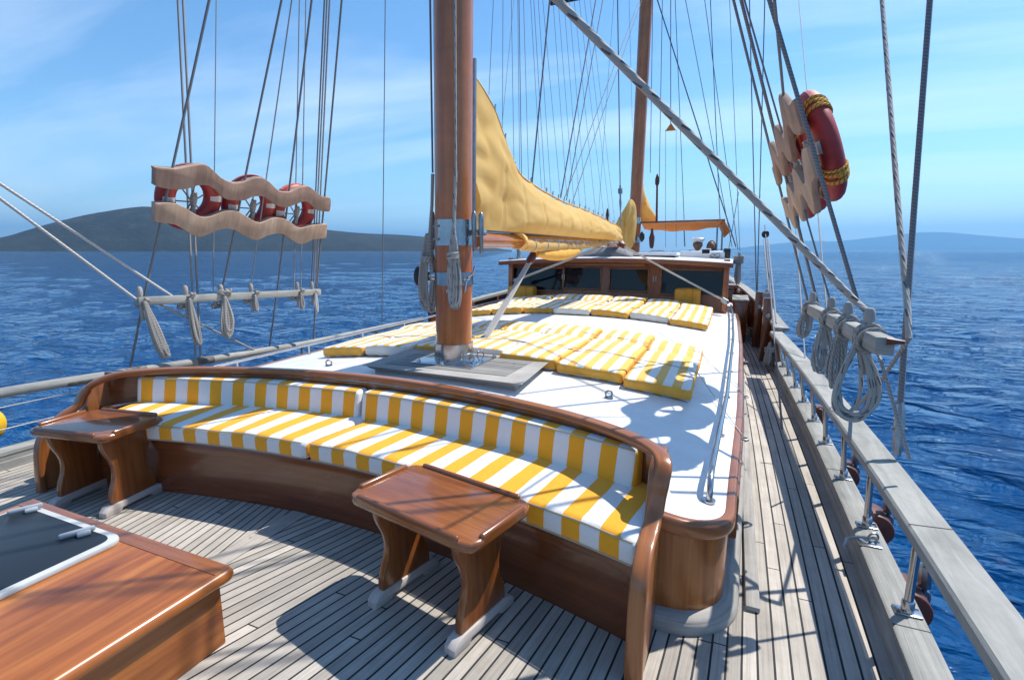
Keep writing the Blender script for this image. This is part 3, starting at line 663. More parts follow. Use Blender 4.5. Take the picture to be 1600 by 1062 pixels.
# ------------------------------------------------------------------ two low tables
def table(c, L, Wd, rot, label, zt=.49, legd=.215):
    t = thing('side_table', label, 'table', (c[0], c[1], 0), 'low varnished tables before the bench')
    Rm = RZ(rot); T4 = Matrix.Translation((c[0], c[1], 0)) @ Rm.to_4x4()
    def P(x, y, z=0): return T4 @ Vector((x, y, z))
    hx, hy, k = L/2, Wd/2, .055
    out = []
    for sx, sy in ((1, 1), (-1, 1), (-1, -1), (1, -1)):
        pts = [(sx*hx, sy*(hy-k)), (sx*(hx-.012), sy*(hy-.022)), (sx*(hx-.028), sy*(hy-.010)), (sx*(hx-k), sy*hy)]
        out += pts if sx*sy > 0 else pts[::-1]
    a = MB(); a.prism(out, .042, T4 @ Matrix.Translation((0, 0, zt-.056)), .016, 4, g=0); a.fix = 1; a.build('tabletop', M['mahog'], t)
    for sx, sy in ((1, 0), (-1, 0), (0, 1), (0, -1)):
        a = MB(); l = (Wd if sx else L)-2*k-.02; 
        a.box(P(sx*(hx-.012), sy*(hy-.012), zt-.022), ((.024, l, .046) if sx else (l, .024, .046)), .0115, Rm, seg=3, g=1 if sx else 0); a.build('rim', M['mahog'], t)
    prof = [(.145, .445), (.148, .40), (.135, .35), (.108, .29), (.098, .24), (.104, .19), (.122, .14), (.134, .095), (.135, .05)]
    for s in (-1, 1):
        pr = spline([(p[0]*Wd/.39, p[1]*(zt-.045)/.445) for p in prof], 4); o2 = [tuple(p) for p in pr]+[(-p[0], p[1]) for p in pr[::-1]]
        Mx = T4 @ Matrix(((0, 0, 1, s*legd-.018), (1, 0, 0, 0), (0, 1, 0, 0), (0, 0, 0, 1)))
        a = MB(); a.prism(o2, .036, Mx, .008, 2, g=1); a.fix = 1; lg = a.build('leg', M['mahog'], t)
        fp = [(-.185, 0), (-.185, .028), (-.165, .05), (-.12, .058), (.12, .058), (.165, .05), (.185, .028), (.185, 0), (.10, 0), (.085, .018), (-.085, .018), (-.10, 0)]
        Mf = T4 @ Matrix(((0, 0, 1, s*legd-.028), (1, 0, 0, 0), (0, 1, 0, 0), (0, 0, 0, 1)))
        a = MB(); a.prism(fp[::-1], .056, Mf, .007, 2, g=0); a.fix = 1; a.build('foot', M['teak_pale'], t)
    return t
M['teak_pale'] = wood('bleached_teak', (.38, .34, .31), (.47, .43, .40), (.54, .50, .47), .8, 0, (2.6, 40, 1), .15, 5.1)
table((.872, 1.640), .672, .392, R(-12.4), 'larger low varnished table with raised rims before the long seat cushion')
table((-1.415, 1.655), .56, .39, R(9), 'smaller low varnished table before the port end of the curved bench', legd=.19)

# ------------------------------------------------------------------ skylight hatch in the corner
def rounded(poly, r, n=6):
    out = []; m = len(poly)
    for i in range(m):
        p0, p1, p2 = [np.array(q, float) for q in (poly[i-1], poly[i], poly[(i+1) % m])]
        a0 = p1+(p0-p1)/np.linalg.norm(p0-p1)*r; a2 = p1+(p2-p1)/np.linalg.norm(p2-p1)*r
        for k in range(n+1): t = k/n; out.append(tuple((1-t)**2*a0+2*t*(1-t)*p1+t*t*a2))
    return out
sk = thing('skylight_hatch', 'honey varnished wooden hatch box with a dark smoked lid', 'hatch', (-.35, .6, 0))
top = [(-1.055, 1.18), (.285, 1.18), (.285, -.55), (-1.055, -.55)]
def inset(o, d):
    n = len(o); res = []
    for i in range(n):
        p0, p1, p2 = (Vector(o[i-1]), Vector(o[i]), Vector(o[(i+1) % n])); e1 = (p1-p0).normalized(); e2 = (p2-p1).normalized()
        n1 = Vector((e1.y, -e1.x)); n2 = Vector((e2.y, -e2.x)); m = (n1+n2).normalized(); res.append(tuple(p1+m*d/max(m.dot(n1), .3)))
    return res
a = MB(); a.prism(inset(top, .045)[::-1], .262, Matrix(), .004, 1); a.fix = 1
w_ = inset(top, .045)
a.uv = []
for f in a.f:
    q = [a.v[i] for i in f]; zr = max(p[2] for p in q)-min(p[2] for p in q)
    if zr > .05:
        d = Vector(q[0])-Vector(q[1]); d.z = 0
        e = max(((Vector(q[i])-Vector(q[i-1])) for i in range(len(q))), key=lambda v: math.hypot(v.x, v.y)); e.z = 0; e.normalize()
        a.uv.append([(Vector(p).dot(e), p[2]) for p in q])
    else: a.uv.append([(p[0], p[1]) for p in q])
a.build('coaming', M['hatchwood'], sk)
a = MB(); a.prism(rounded(top, .04)[::-1], .052, Matrix.Translation((0, 0, .252)), .025, 5); a.fix = 1
dv = Vector((0, 1))
a.uv = [[(Vector(a.v[i][:2]).dot(dv), Vector(a.v[i][:2]).dot(Vector((dv.y, -dv.x)))) for i in f] for f in a.f]
a.build('top', M['hatchwood'], sk)
# darker border plank along the front
fr = [(-1.04, 1.165), (.265, 1.165), (.265, 1.105), (-1.04, 1.105)]
a = MB(); a.prism(fr[::-1], .003, Matrix.Translation((0, 0, .3035)), .001, 1, g=0); a.build('border_plank', M['mahog'], sk)
qd = [(-.955, 1.115), (-.265, 1.115), (-.265, .30), (-.955, .30)]
a = MB(); a.prism(rounded(qd, .06)[::-1], .022, Matrix.Translation((0, 0, .304)), .006, 2); a.fix = 1; a.build('lid_frame', M['lid_grey'], sk)
a = MB(); a.prism(rounded(inset(qd, .028), .05)[::-1], .026, Matrix.Translation((0, 0, .304)), .003, 2); a.fix = 1; gl = a.build('smoked_lid', M['smoked'], sk)
for px in ((40, 797), (121, 834)):
    p = az(px[0], px[1], .335); a = MB()
    a.box((p[0], p[1], .343), (.02, .115, .022), .008, RZ(R(-25))); a.box((p[0]+.02, p[1]+.012, .338), (.042, .045, .018), .008, RZ(R(-25))); a.build('lid_handle', M['grey_plastic'], sk)

# ------------------------------------------------------------------ main mast on its pad
def line(p, q, n): return [np.array(p, float)+(np.array(q, float)-np.array(p, float))*t for t in np.linspace(0, 1, n)]
MY = 3.30
def mx_(z): return .0+.020*(z-.57)
mast_z0 = roofz(0, MY)
pd = thing('mast_pad', 'grey planked teak pad on the white roof under the main mast', 'mast pad', (.07, 3.2, mast_z0))
a = MB(); q0 = [(-.46, 2.93), (.68, 2.90), (.62, 3.56), (-.50, 3.53)]; rows = []
for z, ins in ((-.03, -.01), (.012, -.01), (.03, .02), (.045, .035), (.052, .06)):
    rows.append([(p[0], p[1], roofz(0, MY)+z-.004) for p in inset(q0[::-1], -ins)[::-1]])
a.grid(rows, [[(p[0]*.2+p[1], p[2]*3) for p in r]+[(0, 0)] for r in rows], closed=True, flip=True, capB=True)
a.fix = 1; a.build('pad_border', M['teak'], pd)
ptop = rows[-1][0][2]
a = MB(); xs_p = np.linspace(-.40, .57, 6); a.grid([[(x, y, ptop+.0022) for y in (2.985, 3.485)] for x in xs_p], [[(y*1.15+3.0, x) for y in (2.985, 3.485)] for x in xs_p]); a.fix = 1; a.build('pad_plank', M['paddeck'], pd)
PT = ptop+.003
mast = thing('main_mast', 'thick varnished main mast with steel bands rising from the roof', 'mast', (mx_(.6), MY, PT))
def ringpts(z, r, n=40): return [(mx_(z)+r*math.cos(2*math.pi*k/n), MY+r*math.sin(2*math.pi*k/n), z) for k in range(n)]
zs = list(np.linspace(PT+.08, 12.5, 40)); rr = [.134-.0035*max(z-3, 0) for z in zs]
a = MB(); a.grid([ringpts(z, r) for z, r in zip(zs, rr)], [[(z, k/40*.84) for k in range(41)] for z in zs], closed=True, capB=True); a.build('spar', M['mastwood'], mast, 60)
def band(z0, z1, r, name='band', mat='steel'):
    a = MB(); a.grid([ringpts(z, q) for z, q in ((z0, .13), (z0, r), (z1, r), (z1, .13))], closed=True); a.fix = 1; return a.build(name, M[mat], mast)
b1 = band(1.485, 1.665, .141); b2 = band(1.205, 1.298, .140); sh_ = band(PT, PT+.135, .146, 'base_shoe')
a = MB(); a.box((.02, MY-.02, PT+.004), (.50, .42, .010), .003); a.build('base_plate', M['steel'], mast)
for z in (1.53, 1.62): 
    for ang in (200, 250, 300, 340):
        a = MB(); a.box((mx_(z)+.143*math.cos(R(ang)), MY+.143*math.sin(R(ang)), z), (.018, .018, .018), .004, RZ(R(ang))); a.build('bolt', M['galv'], b1)
for x, y in ((-.20, -.2), (.24, -.2), (.24, .16), (.0, -.21)):
    a = MB(); a.lathe([(.001, 0), (.014, 0), (.014, .012), (.008, .02), (.001, .02)], Matrix.Translation((x+.02, MY+y-.0, PT+.008)), 8); a.build('bolt', M['steel'], sh_)
def eye(mb, p, r=.028, t=.006, ang=0):
    mb.tube([(p[0]+r*math.cos(q)*math.cos(ang), p[1]+r*math.cos(q)*math.sin(ang), p[2]+r+r*math.sin(q)) for q in np.linspace(0, 2*math.pi, 14, endpoint=False)], t, 6, closed=True)
for x, y, q_ in ((.165, -.10, 20), (.19, .03, 75)):
    a = MB(); eye(a, (x+.02, MY+y, PT+.01), .036, .006, R(q_)); a.build('eye', M['steel'], sh_)
# luff track, cleats, winch
tr = ax(733, 95, mx_(2.4)+.10); pb = np.array([mx_(1.7)+.105, MY+.10, 1.70])
a = MB(); a.tube([(mx_(z)+.112, MY+.092, z) for z in (1.72, 2.2, 2.75)], .017, 8); a.build('luff_track', M['galv'], mast)
for ang, z in ((-62, 1.25), (-25, 1.25)):
    dxy = np.array([math.cos(R(ang)), math.sin(R(ang)), 0]); c = np.array([mx_(z), MY, z])+dxy*.142; tt = np.array([-dxy[1], dxy[0], 0])
    a = MB()
    for s in (-1, 1): a.tube([c+tt*.0+dxy*.0, c+dxy*.045+np.array([0, 0, s*.035])+tt*.03*s, c+dxy*.05+np.array([0, 0, s*.09])+tt*.045*s], .006, 6)
    a.tube([c-tt*.03, c+dxy*.03, c+tt*.03], .007, 6); a.build('cleat', M['steel'], b2)
wq = np.array([mx_(1.26), MY, 1.262]); wd = np.array([-.93, -.12, 0]); wd /= np.linalg.norm(wd)
Mw = Matrix.Translation(wq+wd*.13) @ Vector((0, 0, 1)).rotation_difference(Vector(wd)).to_matrix().to_4x4()
a = MB(); a.lathe([(.001, 0), (.055, 0), (.05, .03), (.04, .06), (.045, .11), (.058, .125), (.001, .125)], Mw, 20); wi = a.build('winch', M['steel'], mast)
a = MB(); a.lathe([(.001, .126), (.07, .126), (.075, .135), (.075, .155), (.06, .165), (.001, .165)], Mw, 20); a.build('winch_top', M['dark'], wi)
for px in ((741, 362), (752, 364), (676, 360)):
    p = ay(px[0], px[1], MY-.02 if px[0] > 700 else MY); a = MB(); a.tube([p+np.array([0, 0, z]) for z in (-.14, -.13, -.02, -.0, .02, .09, .125, .14)], [.010, .014, .014, .019, .019, .020, .017, .006], 10); a.build('belaying_pin', M['galv'], b1)
a = MB(); a.box((mx_(1.57)+.17, MY+.05, 1.575), (.12, .05, .05), .01); a.build('gooseneck', M['steel'], b1)

# ------------------------------------------------------------------ boom, gathered sail, rolled cover
BZ = 1.535
boom = thing('main_boom', 'long varnished boom running forward from the main mast under the yellow sail', 'boom', (0.03, 6.2, BZ))
a = MB(); a.tube([(.05, y, BZ-.005+.006*(y-3.5)) for y in np.linspace(3.58, 9.05, 20)], [.062]*19+[.05], 14); a.build('spar', M['mastwood'], boom)
a = MB(); a.box((.05, 6.3, BZ+.075), (.04, 5.2, .022), .004, g=1); a.build('sail_track', M['galv'], boom)
a = MB(); a.tube([(.05, 9.0, BZ+.03), (.05, 9.12, BZ+.03)], .058, 14); a.build('end_cap', M['white_paint'], boom)
topl = [(737, 112), (770, 165), (785, 205), (803, 262), (822, 282), (850, 300), (880, 316), (910, 327), (940, 340), (965, 354), (975, 362)]
tp = [ax(x, y, .05) for x, y in topl]; ty = [p[1] for p in tp]; tz = [p[2] for p in tp]
sail = thing('mainsail', 'large yellow mainsail gathered in loose folds along the boom', 'sail', (0.05, 5.5, BZ+.1))
a = MB(); rows = []; UV = []
Ys = np.concatenate([np.linspace(3.46, 5.0, 60), np.linspace(5.02, 9.0, 110)])
seams = [3.95, 4.35, 4.75, 5.2, 5.6, 6.0, 6.45, 6.9, 7.4, 7.9, 8.4]
for y in Ys:
    zt = float(np.interp(y, ty, tz)); sagp = 0
    for sa, sb in zip(seams[:-1], seams[1:]):
        if sa <= y <= sb: sagp = math.sin(math.pi*(y-sa)/(sb-sa))
    zb = BZ+.075; h = max(zt-.02*sagp-zb, .05); row = []; uu = []
    ng = 30; k = min(1, max(0, (y-3.5)/1.2)); Wm = (.05+.115*k)*min(1, max(.25, (9.1-y)/1.2))
    sm = min(abs(y-s) for s in seams); pinch = 1-.13*math.exp(-(sm/.02)**2)
    for sd in (1, -1):
        for i in range(ng):
            t = i/(ng-1) if sd > 0 else 1-i/(ng-1)
            prof = (math.sin(math.pi*min(t*1.25+.12, 1.0))**.7 if t < .62 else max(0, (1-t)/.38)**.9*.62+.03) 
            prof = math.sin(math.pi*(.10+.9*t)**.75)**.8 if t < .999 else 0
            fold = .024*nz(y*1.5+t*2.0, t*3.0, sd*3)+.009*nz(y*5-t*4, t*6, sd*5)+.016*math.sin(7*t+3*nz(y*1.0, sd, 2.0))*k*.6
            diag = .045*max(0, 1-(y-3.5)/1.3)*math.sin(7*(t*.9-(y-3.5)*.8)+2*nz(y*2, t*2, 9))
            w = Wm*prof*pinch+(fold+diag)*min(1, 6*t+.1)*min(1, (1-t)*5)*.62
            cx = .05+.02*nz(y*.8, 3, 1)*t
            w += .055*max(0, 1-(y-3.46)/1.5)*(abs(nz(y*2.6+t*2.2, t*4.6-y*1.8, 7+sd))-.22)*min(1, 8*t)*min(1, (1-t)*6)
            row.append((cx+sd*max(w, .004), y+.02*nz(t*4, y*2, 3), zb+h*t)); uu.append((y, t*h))
    rows.append(row); UV.append(uu+[uu[0]])
a.grid(rows, UV, closed=True, capA=True, capB=True, flip=True); a.fix = 1
sc_ = a.build('sailcloth', M['sail'], sail, 70)
a = MB(); a.tube([p+np.array([0, 0, .0]) for p in spline([(.05, y, float(np.interp(y, ty, tz))+.004) for y in np.linspace(3.5, 8.9, 24)], 3)], .009, 6); a.build('bolt_rope', M['yellow_fabric'], sail)
for y in seams+[4.15, 5.4, 5.8, 6.2, 6.7, 7.15, 7.65]:
    z = float(np.interp(y, ty, tz)); a = MB(); a.tube([(.05, y, z-.01), (.05, y, z+.035), (.05, y+.012, z+.055)], .007, 5); a.build('sail_slide', M['galv'], sail)
bag = thing('rolled_awning', 'yellow awning rolled up and lashed beneath the boom', 'awning', (.05, 5.6, 1.45))
p0, p1 = ax(818, 379, .10), ax(957, 374, .07); a = MB(); pts = []; rad = []
for t in np.linspace(0, 1, 90):
    pts.append(p0+(p1-p0)*t+np.array([.0, 0, -.035*math.sin(math.pi*t)-.025+.012*nz(t*18, 1)])); l = abs(((t*11) % 1)-.5)*2
    rad.append((.060-.018*t)*(1-.20*max(0, l-.7)/.3)*(1+.12*nz(t*30, 4)))
a.tube(pts, rad, 14); a.build('roll', M['sail'], bag, 70)
a = MB(); pts = []; rad = []
for t in np.linspace(0, 1, 20): pts.append(p0+(p1-p0)*(t*.42+.10)+np.array([-.01, 0, -.115-.03*math.sin(math.pi*t)])); rad.append(.07*math.sin(math.pi*(t*.9+.05))**.6)
a.tube(pts, rad, 14); a.build('hanging_fold', M['yellow_fabric'], bag, 70)
a = MB()
for k in range(11):
    t = (k+.5)/11; c = p0+(p1-p0)*t+np.array([0, 0, -.035*math.sin(math.pi*t)-.02]); r = .062-.016*t
    a = MB(); a.tube([c+np.array([r*math.cos(q), .02*math.cos(q), r*math.sin(q)]) for q in np.linspace(0, 2*math.pi, 14, endpoint=False)], .005, 5, closed=True); a.build('lashing', M['rope_pale'], bag)
# the mouth of the roll flares open at the mast end
a = MB(); rows = []
for t in np.linspace(0, 1, 8):
    c = p0+np.array([0, -.02-.13*t, -.02+.03*t]); r = .05+.03*t
    rows.append([c+np.array([r*math.cos(q)*(1+.25*math.sin(3*q+1)), .02*math.sin(2*q), r*1.1*math.sin(q)*(1+.2*math.cos(2*q))]) for q in np.linspace(0, 2*math.pi, 18, endpoint=False)])
a.grid(rows, closed=True); a.build('loose_end', M['sail'], bag, 70)

# ------------------------------------------------------------------ sun mattresses
M['mat_white'] = plain('white_fabric', (.72, .70, .64), .85, 0, .15, 7, .15, 60)
def mattress(x0, x1, y0, L, label, grp, h=.085, lift=.05, seed=0.0, hump=1.0, white=False):
    a = MB(); Wd = x1-x0
    def fm(u, v, w):
        x, y = x0+v, y0+u
        head = max(0, (u-L*.70)/(L*.30)); fold = math.exp(-((u-L*.70)/.06)**2)
        z = roofz(x, y)+.006+w*(1+.10*nz(x*4, y*2.5, seed))+hump*(lift*math.sin(min(1, head*1.4)*math.pi*.5)*(w/h*.7+.3)-.016*fold*(w/h))
        z += .012*nz(x*2, y*2, seed+3)*(w/h); q = .018*nz(y*2, seed, 1.0)*0+.008*nz(y*3, v*2, seed)
        return (x+q, y+.012*nz(v*5, seed, 2), z)
    pad(a, L, Wd, h, .026, fm, 40, 10, 3, crown=.014)
    for i, f in enumerate(a.f):
        q = [np.array(a.v[j]) for j in f[:4]]; n = np.cross(q[1]-q[0], q[2]-q[0]); l = np.linalg.norm(n)
        if l < 1e-12 or abs(n[2])/l < .55 or len(f) > 4: a.m[i] = 1
    o = a.build('sun_mattress', [M['stripe_mat'], M['mat_white'] if white else M['yellow_fabric']], None, 50); tag(o, label, 'mattress', grp)
    b = MB(); b.tube([fm(L*.70, v, h*.97+.006) for v in np.linspace(.0, Wd, 14)], .004, 5); b.build('tie_cord', M['rope_old'], o); b = MB(); b.tube([fm(L*.28, v, h*1.0+.006) for v in np.linspace(.0, Wd, 14)], .004, 5); b.build('tie_cord', M['rope_old'], o)
e1 = [-1.43, -.985, -.535, -.16, .275, .755, 1.25, 1.70]
lab1 = ['striped sun mattress at the port end of the near row', 'striped sun mattress second from the port end of the near row', 'striped sun mattress lying just behind the main mast on its port side', 'striped narrow sun mattress lying beside the foot of the main mast on its starboard side',
        'striped sun mattress touching the corner of the grey mast pad', 'striped sun mattress second from the starboard end of the near row', 'striped sun mattress at the starboard end of the near row, shaded by the lifebuoys']
yf = [3.44, 3.46, 3.56, 3.60, 3.50, 3.46, 3.40]
for k in range(7): mattress(e1[k]+.006, e1[k+1]-.006, yf[k], [1.55, 1.55, 1.42, 1.32, 1.44, 1.54, 1.44][k], lab1[k], 'sun mattresses on the near row', .088, .016, k*1.7, 1.0, k in (1, 3))
e2 = [-1.68, -1.21, -.742, -.285, .216, .715, 1.21, 1.66]
lab2 = ['striped sun mattress at the port end of the far row', 'striped sun mattress second from the port end of the far row', 'striped sun mattress third from the port end of the far row', 'striped sun mattress in the middle of the far row',
        'striped sun mattress third from the starboard end of the far row', 'striped sun mattress second from the starboard end of the far row', 'striped sun mattress at the starboard end of the far row, before the yellow bolster']
for k in range(7): mattress(e2[k]+.006, e2[k+1]-.006, 6.44+.03*((k*7) % 3), 1.62-.05*(k == 6), lab2[k], 'sun mattresses on the far row', .085, .035, 20+k*1.3, 1.0, k in (3, 5))
def bolster(x0, x1, z1, label):
    y0 = 8.22; a = MB(); h = z1-roofz((x0+x1)/2, y0)
    def fm(u, v, w): return (x0+u+.01*nz(v*6, w*5, x0), y0+v+.01*nz(u*6, w*4, 1), roofz((x0+x1)/2, y0)+w*(1-.04*abs(u/(x1-x0)-.5)))
    pad(a, x1-x0, .22, h, .045, fm, 10, 5, 5); o = a.build('bolster', M['yellow_fabric'], None, 50); tag(o, label, 'cushion', 'yellow bolsters against the wheelhouse')
    b = MB(); b.tube([fm((x1-x0)*.72, v, w) for v, w in ((.0, 0), (-.004, h*.5), (0, h*.97), (.1, h+.003), (.2, h))], .005, 5); b.build('seam', M['orange'], o)
pa, pb2 = ay(792, 446, 8.22), ay(833, 470, 8.22); bolster(pa[0], pb2[0], pa[2], 'yellow bolster against the port end of the wheelhouse front')
pa, pb2 = ay(1054, 450, 8.22), ay(1093, 474, 8.22); bolster(pa[0], pb2[0], pa[2], 'yellow bolster against the starboard window of the wheelhouse')

# ------------------------------------------------------------------ steel handrails and eyes on the roof
for s, nm in ((1, 'starboard'), (-1, 'port')):
    hr = thing('roof_handrail', 'polished steel handrail along the %s edge of the white roof' % nm, 'handrail', (s*1.88, 5, .5), 'steel handrails on the roof')
    pts = [(s*(XE(y)-.085), y, roofz(XE(y)-.085, y)+.095) for y in np.arange(2.22, 9.0, .25)]
    p0_ = pts[0]; pts = [(p0_[0], p0_[1]-.10, roofz(p0_[0], 2.1)), (p0_[0], p0_[1]-.085, roofz(p0_[0], 2.1)+.06)]+pts
    a = MB(); a.tube(spline(pts, 3), .0135, 10); a.build('rail', M['steel'], hr)
    for y in np.arange(2.95, 9.0, .82):
        x = s*(XE(y)-.085); a = MB(); a.tube([(x, y, roofz(x, y)), (x, y, roofz(x, y)+.09)], .009, 8); a.lathe([(.001, 0), (.022, 0), (.022, .006), (.001, .008)], Matrix.Translation((x, y, roofz(x, y)+.001)), 12); a.build('rail_post', M['steel'], hr)
    a = MB(); a.lathe([(.001, 0), (.028, 0), (.028, .008), (.001, .010)], Matrix.Translation((s*(XE(2.1)-.085), 2.12, roofz(1.86, 2.1)+.001)), 14); a.build('rail_foot', M['steel'], hr)
for px, lb in (((951, 622), 'small steel eye bolt on the bare white roof before the starboard mattresses'), ((514, 572), 'small steel eye bolt on the white roof near the port mattresses')):
    p = az(px[0], px[1], .53); p = az(px[0], px[1], roofz(p[0], p[1]))
    e = thing('eye_bolt', lb, 'eye bolt', p, 'eye bolts on the roof'); a = MB(); eye(a, (p[0], p[1], p[2]+.006), .022, .006, R(30)); a.build('ring', M['galv'], e); a = MB(); a.lathe([(.001, 0), (.030, 0), (.026, .010), (.001, .012)], Matrix.Translation(Vector(p)), 12); a.build('base', M['galv'], e)
for y in (3.05, 3.95, 5.2):
    x = XE(y)+.036; a = MB(); a.tube([(x+.02*math.sin(q), y+.02*math.cos(q), roofz(XE(y), y)-.02) for q in np.linspace(0, 6.28, 10, endpoint=False)], .005, 5, closed=True)
    tag(a.build('rim_eye', M['galv']), 'small steel ring screwed to the starboard rim of the white roof', 'eye ring', 'rings on the roof rim')

# ------------------------------------------------------------------ wheelhouse
wh = thing('wheelhouse', 'varnished wooden wheelhouse with four dark windows and a white roof', 'wheelhouse', (0, 9.4, .55))
YF = 8.52
def lean(z): return YF-.06*(z-.55)*0+.10*(z-.55)
def fpt(px, py): 
    p = ay(px, py, YF); 
    for _ in range(3): p = ay(px, py, lean(p[2]))
    return p
rh = 1.30
def wz(x): return 1.335-.018*x*x
def side_x(z): return 1.82-.10*(z-.55)
a = MB()
wins = []
for pts in ([(883, 418), (939, 418.5), (936, 451), (882, 449)], [(954, 420), (1013, 421), (1011, 455), (953, 453)], [(1035, 421), (1131, 424), (1130, 462), (1034, 458)]):
    q = [fpt(*p) for p in pts]; wins.append((min(q[0][0], q[3][0]), max(q[1][0], q[2][0]), (q[2][2]+q[3][2])/2, (q[0][2]+q[1][2])/2))
w4 = wins[2]; wins = [(-w4[1], -w4[0], w4[2], w4[3])]+wins
def F3(x, z, o=0.0): return (x, lean(z)-o, z)
# front wall with real openings, built as a lattice round the panes
zb, zt = .42, 1.30; z0 = min(w[2] for w in wins); z1 = max(w[3] for w in wins)
def slab(x0, x1, za, zc, o0=0.0, th=.05, name=None):
    v = [F3(x0, za, o0), F3(x1, za, o0), F3(x1, zc, o0), F3(x0, zc, o0)]; v += [(p[0], p[1]+th, p[2]) for p in v]
    a.add(v, [[0, 1, 2, 3], [5, 4, 7, 6], [1, 5, 6, 2], [4, 0, 3, 7], [3, 2, 6, 7], [4, 5, 1, 0]], None, 0, 2)
xs_ = [-1.80]+[v for w in wins for v in (w[0], w[1])]+[1.80]
for i in range(0, len(xs_), 2): slab(xs_[i], xs_[i+1], zb, zt)
for w in wins: slab(w[0], w[1], zb, w[2]); slab(w[0], w[1], w[3], zt)
a.build('front_wall', M['housewood'], wh)
for w in wins:
    a = MB(); q = [F3(w[0]-.0, w[2], -.028), F3(w[1], w[2], -.028), F3(w[1], w[3], -.028), F3(w[0], w[3], -.028)]; a.add(q, [[0, 1, 2, 3]]); pn = a.build('window', M['glass'], wh)
    a = MB()
    for (xa, xb, za, zc) in ((w[0]-.02, w[1]+.02, w[2]-.03, w[2]), (w[0]-.02, w[1]+.02, w[3], w[3]+.022), (w[0]-.022, w[0], w[2], w[3]), (w[1], w[1]+.022, w[2], w[3])):
        c = ((xa+xb)/2, lean((za+zc)/2)-.008, (za+zc)/2); a.box(c, (xb-xa, .022, zc-za), .006, g=0)
    a.build('window_frame', M['mahog_light'], pn)
for x in ((wins[0][1]+wins[1][0])/2, (wins[2][1]+wins[3][0])/2):
    for dx_ in (-.02, .02):
        a = MB(); a.box(F3(x+dx_, 1.0, .012), (.016, .024, .09), .004); a.build('window_latch', M['galv'], wh)
for s in (1, -1):
    a = MB(); rows = [[(s*side_x(z), y, z) for z in (.0, .55, 1.31)] for y in (lean(.9)-.05, 9.4, 10.6, 11.8)]; a.grid(rows, [[(y, z) for z in (0, .55, 1.31)] for y in (8.5, 9.4, 10.6, 11.8)], flip=s < 0); a.build('side_wall', M['mahog'], wh)
    a = MB(); a.box((s*1.79, lean(.95)-.03, .87), (.085, .09, .90), .012, g=2); a.build('corner_post', M['mastwood'], wh)
a = MB(); rows = []
for y, dz, ex in ((8.18, -.035, 0), (8.18, -.002, 0), (8.20, .006, 0), (8.8, .022, 0), (9.9, .03, 0), (9.9, -.02, 0)): rows.append([(x, y+.035*(x/1.9)**2*(1 if y < 8.5 else 0), wz(x)+dz) for x in np.linspace(-1.88, 1.87, 25)])
a.grid(rows, flip=False); a.fix = 1; a.build('roof', M['white'], wh)
a = MB(); rows = [[(x, 8.172+.035*(x/1.9)**2+o, wz(x)+z) for x in np.linspace(-1.89, 1.88, 25)] for o, z in ((.03, -.075), (-.004, -.07), (-.006, -.010), (.02, -.006))]; a.grid(rows, [[(x, k*.05) for x in np.linspace(-1.89, 1.88, 25)] for k in range(4)], flip=False); a.build('eave', M['mahog'], wh)
a = MB(); rows = [[(x, y, wz(x)-.055) for x in np.linspace(-1.87, 1.86, 13)] for y in (8.19, 9.0)]; a.grid(rows, [[(x, y) for x in np.linspace(-1.87, 1.86, 13)] for y in (8.19, 9.0)]); a.build('soffit', M['mahog_dark'], wh)
p, q = fpt(884, 409), fpt(1010, 411); a = MB(); a.box(((p[0]+q[0])/2, lean(1.22)-.035, 1.225), (q[0]-p[0], .05, .055), .01, g=0); a.build('sliding_board', M['hatchwood'], wh)
hl = thing('roof_hatch', 'low white sliding hatch with a wooden handle on the wheelhouse roof', 'hatch', (.0, 9.0, 1.36))
p, q = ay(990, 393, 8.75), ay(1058, 396, 8.75); a = MB(); a.box(((p[0]+q[0])/2, 9.0, wz(.3)+.06), (q[0]-p[0], .55, .05), .012); a.build('lid', M['white'], hl)
a = MB(); a.box(((p[0]+q[0])/2, 9.0, wz(.3)+.02), (q[0]-p[0]-.05, .5, .04)); a.build('gasket', M['dark'], hl)
a = MB(); c = ((p[0]+q[0])/2, 9.0, wz(.3)+.085); a.tube([(c[0]-.12, c[1], c[2]), (c[0]-.1, c[1], c[2]+.03), (c[0]+.1, c[1], c[2]+.03), (c[0]+.12, c[1], c[2])], .009, 6); a.build('handle', M['teak'], hl)
cons = thing('helm_console', 'white helm console with a small screen and two round gauges on the wheelhouse roof', 'console', (1.2, 9.6, 1.33))
p, q = ay(1062, 394, 9.5), ay(1133, 405, 9.5)
a = MB(); a.prism([(p[0], 9.45), (q[0], 9.45), (q[0], 9.75), (p[0], 9.75)], p[2]-wz(1.2)+.03, Matrix.Translation((0, 0, wz(1.2)-.01)), .03, 3); a.fix = 1; a.build('body', M['white'], cons)
c = ay(1103, 393, 9.40); a = MB(); a.box(c, (.16, .05, .10), .01); sc2 = a.build('screen_case', M['white_paint'], cons)
a = MB(); a.box((c[0], c[1]-.027, c[2]), (.12, .004, .07), .001); a.build('screen', M['glass'], sc2)
for px in (1113, 1121):
    c = ay(px, 400, 9.44); a = MB(); a.lathe([(.001, 0), (.04, 0), (.04, .03), (.03, .034), (.001, .02)], Matrix.Translation(c) @ Matrix.Rotation(R(90), 4, 'X'), 16); g_ = a.build('gauge', M['galv'], cons)
c = ay(1136, 396, 9.5); a = MB(); a.box((c[0], 9.5, c[2]), (.11, .1, .17), .02); tag(a.build('speaker_box', M['dark']), 'small dark box at the starboard corner of the wheelhouse roof', 'box')
